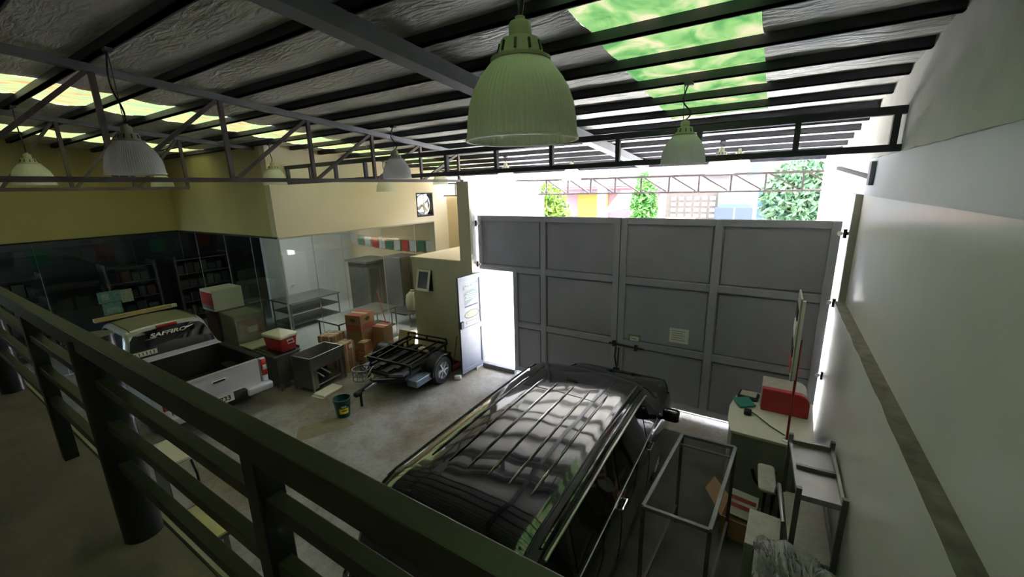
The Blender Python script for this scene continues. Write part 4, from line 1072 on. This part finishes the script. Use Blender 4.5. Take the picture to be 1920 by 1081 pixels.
b = MB(); b.tube([(.31, -.06, .25), (.34, -.07, .19), (.34, .07, .19), (.31, .06, .25)], .012); b.box(.30, .315, -.07, .07, .235, .265); b.build('handle', 'wplast', t, local=True, smooth=50)
t = thing('steel_sink', 'stainless utility sink stand with open front below the basin', 'sink', (-8.0, 4.74, 0), R_(8))
b = MB(); X, Y = .29, .44
for q in ((-X, X, -Y, -Y+.03), (-X, X, Y-.03, Y), (-X, -X+.03, -Y, Y), (X-.03, X, -Y, Y)): b.box(*q, .73, .76)
b.box(-X+.02, X-.02, -Y+.02, Y-.02, .48, .49)
for q in ((-X+.01, X-.01, -Y+.01, -Y+.025), (-X+.01, X-.01, Y-.025, Y-.01), (-X+.01, -X+.025, -Y, Y), (X-.025, X-.01, -Y, Y)): b.box(*q, .48, .74)
b.build('basin', 'stain', t, local=True)
MB().box(-X+.02, X-.02, -Y+.01, -Y+.02, .08, .74).build('side_panel', 'staind', t, local=True); MB().box(X-.02, X-.01, -Y, -Y+.14, .08, .5).build('front_panel', 'staind', t, local=True); MB().box(X-.02, X-.01, Y-.14, Y, .08, .5).build('front_panel', 'staind', t, local=True)
MB().box(-X+.02, -X+.03, -Y, Y, .08, .5).build('back_panel', 'black', t, local=True)
MB().box(X-.012, X+.0, -Y, Y, .64, .75).build('front_apron', 'stain', t, local=True)
MB().box(-X+.03, X-.02, -Y+.02, Y-.02, .12, .14).build('bottom_shelf', 'stain', t, local=True)
for x in (-X+.02, X-.02):
    for y in (-Y+.02, Y-.02): MB().box(x-.018, x+.018, y-.018, y+.018, 0, .74).build('leg', 'stain', t, local=True)
b = MB(); b.tube([(0, 0, .48), (0, .02, .35), (.1, .1, .25), (.05, .2, .16)], .018); b.tube([(-.05, -.1, .48), (0, -.1, .3), (.12, -.02, .18)], .015); b.build('drain_pipe', 'wplast', t, local=True, smooth=True)
tag(MB().rbox((-8.0, 4.93, .55), (.16, .12, .10), .03, rz=.5).build('sponge', 'wplast', smooth=50), 'white bundle lying inside the steel sink', 'cloth')
place(bpy.data.objects['sponge'], (0, 0, 0)); bpy.data.objects['sponge'].name = 'white_bundle'
t = thing('foam_board', 'white foam boards lying on the floor below the sink', 'board', (-7.48, 4.52, 0), R_(8))
MB().rbox((0, .03, .035), (.30, .50, .04), .02).build('upper_board', 'lidc', t, local=True); MB().rbox((-.02, 0, .0085), (.32, .52, .015), .02).build('lower_board', 'wplast', t, local=True)
# bucket
t = thing('paint_bucket', 'dark green plastic bucket with yellow label on the floor', 'bucket', (-6.40, 4.12, 0), R_(0))
MB().lathe([(.115, 0), (.150, .33), (.158, .33), (.160, .36), (.150, .36), (.143, .34), (.108, .02)], (0, 0, 0), 36, cap=(True, True)).build('bucket_body', 'teal', t, local=True, smooth=40)
b = MB(); vs = []
def arcp(a, z, off=.002): r = .115+.035*z/.33+off; return (r*math.cos(a), r*math.sin(a), z)
def arcpatch(a0, a1, z0, z1, off, n=12): return MB().add([arcp(a0+(a1-a0)*i/n, z, off) for z in (z0, z1) for i in range(n+1)], [(i, i+1, n+2+i, n+1+i) for i in range(n)])
ac = math.atan2(-4.1, 6.4)
lb = arcpatch(ac-.5, ac+.75, .09, .20, .002).build('label', 'yel', t, local=True)
arcpatch(ac-.2, ac+.45, .215, .25, .002).build('label_upper', 'wplast', t, local=True)
arcpatch(ac-.15, ac+.5, .14, .16, .003).build('label_mark', 'black', lb, local=True); arcpatch(ac-.3, ac+.2, .075, .085, .002).build('label_lower', 'blue', t, local=True)
MB().tube([(.16*math.cos(a), .16*math.sin(a), .33-.10*math.sin((a-ac-PI/2+PI)*.5)**2) for a in [ac-PI/2+PI*i/12 for i in range(13)]], .004, 6).build('bail_handle', 'black', t, local=True)

# ================================================================ CRATE + WHITE BOX NEAR GLASS
t = thing('appliance_crate', 'stretch-wrapped brown crate with printed goods beside the pickup', 'crate', (-10.15, 4.33, 0), R_(-3))
MB().box(-.38, .38, -.29, .29, .06, 1.42).build('crate_body', mat('crate_brown', (.30, .29, .21), .6, var=.2), t, local=True, bevel=.01)
MB().box(-.36, .36, -.27, .27, 0, .06).build('pallet', 'wood', t, local=True)
MB().box(.381, .386, -.25, .25, .95, 1.3).build('printed_panel', mat('crate_print', (.45, .42, .38), .6, vscale=9, col2=(.28, .06, .07)), t, local=True)
MB().box(.386, .389, -.06, .14, 1.0, 1.14).build('printed_panel', 'paper', t, local=True)
wr = MB().rbox((0, 0, .75), (.80, .62, 1.42), .02).build('stretch_wrap', 'film', t, local=True)
t = thing('appliance_crate', 'dark cabinet behind the wrapped crate, under the white box', 'crate', (-10.95, 4.3, 0))
MB().box(-11.2, -10.58, 4.03, 4.6, 0, 1.44).build('crate_body', mat('dark_cab', (.05, .04, .035), .6), t)
MB().box(-11.15, -10.62, 4.02, 4.03, .3, 1.3).build('front_panel', mat('dark_front', (.12, .05, .04), .6), t)
t = thing('glass_front_warmer', 'white box with red front panel on top of the dark cabinet', 'box', (-10.75, 4.3, 1.44))
MB().box(-11.15, -10.57, 3.98, 4.62, 1.442, 1.93).build('box_body', 'wplast', t, bevel=.01)
MB().box(-11.10, -10.56, 3.972, 3.98, 1.56, 1.88).build('front_panel', 'red', t); MB().box(-11.10, -10.56, 3.970, 3.98, 1.50, 1.58).build('front_strip', mat('sw', (.3, .3, .25), .6), t)
text('SALE', .11, 'lidc', t, frame_mtx((-10.82, 3.968, 1.76), (1, 0, 0), (0, 0, 1)))
t.name = 'white_box'; MAT4[t.name] = Matrix.Translation((-10.75, 4.3, 1.44))
bpy.data.objects.remove([c for c in t.children if c.name.startswith('lettering')][0])
t = thing('side_bench', 'narrow steel bench with a pale edge between the crate and the cooler', 'table', (-9.45, 4.3, 0))
MB().box(-9.72, -9.2, 4.0, 4.6, .78, .81).build('bench_top', 'trim', t)
for x in (-9.68, -9.24):
    for y in (4.04, 4.56): MB().box(x-.02, x+.02, y-.02, y+.02, 0, .78).build('leg', 'stain', t)
MB().box(-9.68, -9.24, 4.04, 4.56, .2, .6).build('lower_box', 'staind', t)

# ================================================================ BELOW THE RAILING
t = thing('tall_cabinet', 'tall grey cabinet with a cream top seen through the railing', 'cabinet', (-5.72, 1.43, 0), R_(-4))
MB().box(-.32, .30, -.13, .15, 0, 1.09).build('cabinet_body', mat('cab_grey', (.20, .21, .19), .55), t, local=True, bevel=.005); MB().box(-.33, .31, -.14, .16, 1.09, 1.115).build('top', 'lidc', t, local=True)
MB().box(.30, .315, -.12, .14, .5, 1.08).build('front_door', 'wplast', t, local=True)
MB().tube([(.33, .1, 1.08), (.36, .12, .9), (.34, .12, .6), (.35, .1, .2)], .012).build('power_cord', 'black', t, local=True, smooth=True)
t = thing('yellow_bench', 'low bench with a yellow patterned top seen through the railing', 'bench', (-4.9, 1.38, 0), R_(-3))
MB().box(-.42, .30, -.10, .10, .52, .545).build('bench_top', 'yeltop', t, local=True); MB().box(-.42, .30, -.105, .105, .48, .52).build('bench_frame', 'brown', t, local=True)
for x in (-.38, .26):
    for y in (-.07, .07): MB().box(x-.02, x+.02, y-.02, y+.02, 0, .48).build('leg', 'staind', t, local=True)

# ================================================================ RIGHT FOREGROUND
t = thing('steel_frame_rack', 'empty welded grey tube frame standing beside the black vehicle', 'frame', (-.44, 3.93, 0))
q = [(-.66, 4.60), (-.12, 4.62), (-.20, 3.27), (-.745, 3.26)]
tb = MB()
for i in range(4): tb.beam((*q[i], 1.2), (*q[(i+1) % 4], 1.2), .035, .035)
tb.build('top_frame', 'grey', t, bevel=.004)
for x, y in q: MB().box(x-.017, x+.017, y-.017, y+.017, 0, 1.2).build('leg', 'brown', t)
MB().beam((-.66, 4.52, 1.12), (-.14, 4.54, 1.12), .02, .02).build('cross_bar', 'grey', t); MB().beam((-.66, 4.60, .25), (-.745, 3.26, .25), .025, .025).build('cross_bar', 'brown', t); MB().beam((-.12, 4.62, .25), (-.2, 3.27, .25), .025, .025).build('cross_bar', 'brown', t)
# desk
t = thing('reception_desk', 'cream-topped curved counter desk standing before the gate', 'desk', (.2, 5.95, 0))
top = [(-.22, 5.42), (.50, 5.40), (.66, 5.62), (.70, 6.68), (-.10, 6.70), (-.24, 6.45), (-.29, 6.1), (-.28, 5.75)]
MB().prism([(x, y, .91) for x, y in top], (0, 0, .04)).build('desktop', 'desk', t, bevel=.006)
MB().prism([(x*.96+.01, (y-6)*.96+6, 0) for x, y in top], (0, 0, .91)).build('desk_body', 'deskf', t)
# red/white machine on desk
t = thing('bread_box', 'red and white rounded box standing on the cream desk', 'box', (.33, 6.35, .95))
def rr_prof(y0, y1, z0, z1, r=.10, n=6):
    P = [(y0, z0), (y1, z0)]
    for k_ in range(n+1): a = PI/2*k_/n; P.append((y1-r+r*math.cos(a), z1-r+r*math.sin(a)))
    P.append((y0, z1)); return P
pr = [(x, z) for x, z in rr_prof(.08, .62, .95, 1.27, .13)]
MB().prism([(x, 6.17, z) for x, z in pr], (0, .10, 0)).build('front_shell', 'red', t, bevel=.01)
MB().prism([(x-.01, 6.27, z-.01) for x, z in pr], (0, .38, 0)).build('rear_shell', 'board', t, bevel=.01)
MB().prism([(.09, 6.65, .95), (.58, 6.65, .95), (.58, 6.65, 1.2), (.09, 6.65, 1.24)], (0, .02, 0)).build('back_plate', 'red', t)
# keypad, teal case
t = thing('card_terminal', 'small grey terminal in a dark tray on the desk', 'terminal', (-.05, 6.45, .95))
MB().rbox((-.08, 6.47, .976), (.26, .22, .05), .02, rz=-.1).build('case', 'black', t); MB().rbox((-.08, 6.47, 1.006), (.20, .16, .012), .01, rz=-.1).build('screen', 'board', t)
tag(MB().cbox((-.12, 6.22, .985), (.22, .20, .03), rz=.6, rx=.15).build('booklet', mat('teal_book', (.02, .22, .17), .5), bevel=.004), 'teal folder lying on the desk beside the terminal', 'folder')
tag(MB().rbox((-.06, 5.95, .98), (.09, .12, .06), .02).build('tape_dispenser', 'black', smooth=50), 'small black gadget lying on the desk below the teal folder', 'gadget')
tag(MB().tube([(-.05, 6.05, .965), (.05, 5.95, .962), (.2, 5.75, .962), (.36, 5.60, .962)], .008).build('cable', mat('cable_green', (.05, .16, .12), .5), smooth=True), 'thin green cable running across the desk to the red pole', 'cable')
# sign stand
t = thing('sign_stand', 'narrow sign board on a red pole, seen edge-on above the desk', 'sign', (.38, 5.5, .95))
MB().lathe([(.05, 0), (.05, .01), (.02, .02)], (.38, 5.50, .95), 20, cap=(True, True)).build('base_plate', 'alu', t, smooth=True)
MB().tube([(.38, 5.50, .96), (.38, 5.50, 2.25)], .014).build('pole', mat('pole_red', (.38, .03, .04), .4), t, smooth=True)
MB().box(.325, .345, 5.50, 6.02, 1.72, 2.72).build('sign_board', 'board', t, bevel=.004)
MB().box(.345, .375, 5.48, 5.52, 1.75, 2.7).build('edge_strip', 'wplast', t)
for z, c in ((2.5, 'black'), (2.3, 'paper'), (2.05, 'black'), (1.85, 'cartonr')): MB().box(.315, .325, 5.60, 5.98, z-.07, z+.07).build('sign_panel', c, t)
# steel rack with protruding posts
t = thing('steel_rack', 'stainless two-tier rack with posts rising above its shelf, by the right wall', 'rack', (.58, 4.6, 0))
q = [(.385, 5.05), (.755, 5.08), (.765, 4.12), (.43, 4.10)]
for x, y in q: MB().box(x-.022, x+.022, y-.022, y+.022, 0, 1.3).build('post', 'staind', t, bevel=.003)
s1 = MB(); s1.prism([(x, y, 1.17) for x, y in q], (0, 0, .015)); s1.build('top_shelf', 'stain', t)
for i, (a, b) in enumerate(((0, 1), (1, 2), (2, 3), (3, 0))):
    MB().beam((*q[a], 1.21), (*q[b], 1.21), .025, .05).build('shelf_rim', 'stain', t)
m1 = ((q[0][0]+q[3][0])/2, 4.6); m2 = ((q[1][0]+q[2][0])/2, 4.62); MB().beam((*m1, 1.20), (*m2, 1.20), .035, .045).build('middle_bar', 'staind', t)
MB().prism([(x, y, .55) for x, y in q], (0, 0, .02)).build('lower_shelf', 'board', t)
MB().beam((*q[1], .62), (*q[2], .62), .03, .03).build('lower_rail', 'stain', t)
# stool / folded chair
t = thing('folding_chair', 'grey folding chair with black legs beside the steel rack', 'chair', (.22, 4.95, 0))
MB().rbox((.21, 4.93, .74), (.17, .50, .04), .04, rz=.05).build('seat', 'board', t, smooth=50)
for x, y in ((.21, 4.72), (.29, 4.72), (.21, 5.14), (.29, 5.14)): MB().beam((x, y, 0), (x, 2*4.93-y, .72), .022, .022).build('leg', 'black', t)
b = MB(); b.tube([(.21, 5.0, .5), (.10, 5.02, .62), (.06, 5.06, .72)], .018); b.build('arm', 'black', t, smooth=True)
MB().tube([(.30, 4.72, .73), (.31, 4.60, .93), (.345, 4.02, .93)], .020, 12).build('back_tube', 'stain', t, smooth=True)
# open carton with paper
t = thing('open_carton', 'open brown carton with a printed packet in it on the floor', 'box', (.0, 4.85, 0), R_(-8))
b = MB()
for q4 in ((-.17, .17, -.20, -.192), (-.17, .17, .192, .20), (-.17, -.162, -.2, .2), (.162, .17, -.2, .2), (-.17, .17, -.2, .2)):
    b.box(*q4, 0, .26 if q4 != (-.17, .17, -.2, .2) else .01)
b.build('box_body', 'carton', t, local=True)
MB().add([(-.17, -.2, .26), (-.17, .2, .26), (-.36, .24, .42), (-.38, -.1, .46)], [(0, 1, 2, 3)]).build('flap', 'carton', t, local=True)
MB().add([(.17, -.2, .26), (.17, .2, .26), (.19, .2, .14), (.19, -.2, .14)], [(0, 1, 2, 3)]).build('flap', 'carton', t, local=True)
t2 = thing('snack_packet', 'white and red printed packet sticking out of the open carton', 'packet', (-.01, 4.88, .1), R_(-8))
MB().cbox((.02, .02, .22), (.29, .03, .28), rx=R_(-35)).build('packet_body', 'paper', t2, local=True)
for z in (.05, -.03): 
    m_ = Matrix.Translation((.02, .02, .22)) @ Matrix.Rotation(R_(-35), 4, 'X'); MB().box(-.13, .13, -.018, -.015, z-.02, z+.025, m_).build('printed_stripe', 'cartonr', t2, local=True)
# grey box and wrapped pile
tag(MB().rbox((.20, 4.0, .40), (.27, .50, .80), .01, rz=-.04).build('steel_box', 'board', smooth=50), 'pale grey flat-topped box left of the plastic-wrapped pile', 'box')
def pile(c, d, name, m, amp=.05, seed=0):
    b = MB(); n = 110; L = 60; vs = []
    for j in range(L+1):
        v_ = j/L
        for i in range(n):
            a = 2*PI*i/n; ca, sa = math.cos(a), math.sin(a); e = .42
            x = math.copysign(abs(ca)**e, ca); y = math.copysign(abs(sa)**e, sa)
            if v_ < .55: z = v_/.55; s_ = 1.0
            else: z = 1.0; s_ = 1-(v_-.55)/.45*.999
            f_ = 1+amp*1.6*(noise.noise((a*2.4+seed, z*1.5, s_*2))-.8*abs(noise.noise((a*8+seed, z*2, s_))))*(1 if v_ < .9 else .3)
            zz = z*d[2]+ (amp*1.5*(abs(noise.noise((x*s_*2.2+seed+y, y*s_*1.4-x, 1)))+.25*abs(noise.noise((x*s_*6, y*s_*3, 4))))-.10*(x*s_*.5+.5)*z+.03*y*s_ if v_ > .5 else -.08*(x*.5+.5)*z)
            vs.append((c[0]+x*s_*d[0]/2*f_, c[1]+y*s_*d[1]/2*f_, c[2]+zz))
    fs = [(j*n+i, j*n+(i+1) % n, (j+1)*n+(i+1) % n, (j+1)*n+i) for j in range(L) for i in range(n)]
    fs.append(tuple(reversed(range(n)))); fs.append(tuple(range(L*n, L*n+n)))
    return b.add(vs, fs)
t = thing('wrapped_pile', 'pile of dark goods under crumpled clear plastic sheeting, bottom right', 'pile', (.46, 3.35, 0))
MB().rbox((.42, 3.28, .40), (.50, .66, .80), .05).build('goods', mat('pile_goods', (.05, .06, .05), .5, var=.4, vscale=6), t)
pile((.42, 3.28, 0), (.60, .82, .98), 'p', 'wrap', .07, 3).build('plastic_sheet', 'wrap', t, smooth=60)
# wall lamp bracket on right beam
t = thing('wall_bracket', 'black angled steel bracket on the right wall beam near the gate', 'bracket', (.8, 6.7, 4.1))
MB().beam((.875, 6.3, 4.02), (.62, 7.1, 4.16), .05, .04).build('arm', 'steel', t); MB().box(.83, .876, 6.22, 6.36, 3.94, 4.20).build('wall_plate', 'grey', t)

# ================================================================ OUTSIDE
def bush(c, r, n, m, name, label, cat='bush', leaf=.14, sq=1.0):
    b = MB(); rnd = random.Random(hash(name+label) % 1000 if False else len(label)*7+n)
    for i in range(n):
        while True:
            p = Vector((rnd.uniform(-1, 1), rnd.uniform(-1, 1), rnd.uniform(-1, 1)))
            if p.length < 1: break
        p = Vector((p.x*r[0], p.y*r[1], p.z*r[2]))+Vector(c)
        q = Matrix.Rotation(rnd.uniform(0, 6.28), 3, Vector((rnd.uniform(-1, 1), rnd.uniform(-1, 1), rnd.uniform(-1, 1))).normalized()); l = leaf*rnd.uniform(.6, 1.3)
        b.add([p+q @ Vector((-l, 0, 0)), p+q @ Vector((0, l*.45, 0)), p+q @ Vector((l, 0, .03)), p+q @ Vector((0, -l*.45, 0))], [(0, 1, 2, 3)])
    t = thing(name, label, cat, (c[0], c[1], 0))
    b.build('leaves', m, t)
    MB().tube([(c[0], c[1], 0), (c[0]+.05, c[1], c[2])], .06).build('trunk', 'brown', t)
bush((-8.4, 16.2, 2.6), (1.0, .8, 1.6), 2600, 'leafa', 'shrub', 'bright lime-green bush beyond the gate at the left of the opening')
bush((-4.15, 15.6, 3.1), (.5, .3, 1.4), 1700, 'leafb', 'climbing_plant', 'tall green climbing plant on a post beyond the gate', 'plant', .11)
bush((.75, 18.0, 3.4), (1.4, .6, 1.4), 2600, 'leafc', 'tree', 'dusty green tree beyond the gate at the right of the opening', 'tree', .16)
t = thing('pink_house', 'pink house with a corrugated roof beyond the gate', 'house', (-7, 19, 0))
MB().box(-9.6, -4.4, 19, 22, 0, 4.0).build('wall', 'pink', t); MB().box(-8.2, -6.7, 18.9, 19, 2.2, 3.7).build('wall_panel', 'ochre', t)
for i in range(9): MB().box(-9.7, -4.3, 18.3-.05*i, 18.5, 3.75+.16*i, 3.80+.16*i).build('roof_slat', 'pink' if i % 2 else 'slate', t) if i < 4 else None
MB().prism([(-9.9, 18.3, 4.6), (-4.2, 18.3, 4.6), (-4.2, 22, 5.4), (-9.9, 22, 5.4)], (0, 0, .1)).build('roof', 'pink', t)
tag(MB().box(-6.45, -6.15, 16.9, 17.2, 0, 5.2).build('white_pillar', 'outwhite'), 'white pillar standing before the pink house', 'pillar')
t = thing('carport_canopy', 'slate-coloured canopy roof beyond the gate', 'canopy', (-5.2, 16.6, 0))
MB().prism([(-5.9, 16.2, 2.95), (-4.6, 16.2, 3.15), (-4.7, 17.4, 3.75), (-5.6, 17.4, 3.75)], (0, 0, .06)).build('canopy', 'slate', t)
for x in (-5.8, -4.7): MB().tube([(x, 16.3, 0), (x, 16.3, 3.0)], .04).build('post', 'outwhite', t)
t = thing('vent_block_wall', 'grey patterned concrete block wall beyond the gate', 'wall', (-2.8, 17.5, 0))
MB().box(-3.8, -1.9, 17.5, 17.7, 0, 3.7).build('wall', 'block', t)
hb = MB()
for i in range(6):
    for j in range(4): hb.box(-3.6+.28*i, -3.42+.28*i, 17.47, 17.5, 2.75+.22*j, 2.88+.22*j)
hb.build('block_holes', 'outwhite', t)
t = thing('blue_gate', 'blue steel gate of the neighbour beyond the street', 'gate', (-1.3, 17.0, 0))
for x0, x1 in ((-1.95, -1.35), (-1.3, -.75)): MB().box(x0, x1, 17, 17.05, 0, 3.15).build('gate_panel', 'blue', t)
MB().box(-1.9, -.8, 17.2, 17.4, 3.15, 3.75).build('upper_panel', 'lblue', t)
t = thing('boundary_wall', 'pale blue-green wall behind the tree across the street', 'wall', (.4, 18.5, 0))
MB().box(-.7, 1.6, 18.9, 19.1, 0, 3.7).build('wall', 'lblue', t); MB().box(-.7, 1.6, 18.85, 19.12, 3.7, 3.8).build('coping', 'outwhite', t)
t = thing('street_awning', 'orange awning on posts low beyond the gate', 'awning', (-3.0, 16.2, 0))
MB().rbox((-3.0, 16.2, 2.75), (1.0, .5, .14), .05).build('awning_roof', 'orange', t)
for x in (-3.4, -2.6): MB().tube([(x, 16.2, -.01), (x, 16.2, 2.7)], .03).build('post', 'steel', t)
tag(MB().box(-40, 40, 30, 31, 0, 14).build('distant_building', mat('pale_facade', (.13, .13, .135), .8)), 'pale plain building filling the view furthest behind the street', 'building')
t = thing('white_building', 'tall white building with a railed balcony across the street', 'house', (-1, 24, 0))
MB().box(-6.2, 6, 24, 28, 0, 6.6).build('wall', mat('white_house', (.15, .143, .146), .8), t); MB().box(-3.3, -1.9, 23.4, 24, 4.4, 4.5).build('balcony_slab', 'outwhite', t)
for i in range(9): MB().beam((-3.2+.15*i, 23.45, 4.5), (-3.2+.15*i, 23.45, 5.0), .03, .03).build('baluster', 'steel', t)
MB().box(-1.5, -.9, 23.95, 24, 4.3, 5.3).build('window', 'lblue', t)
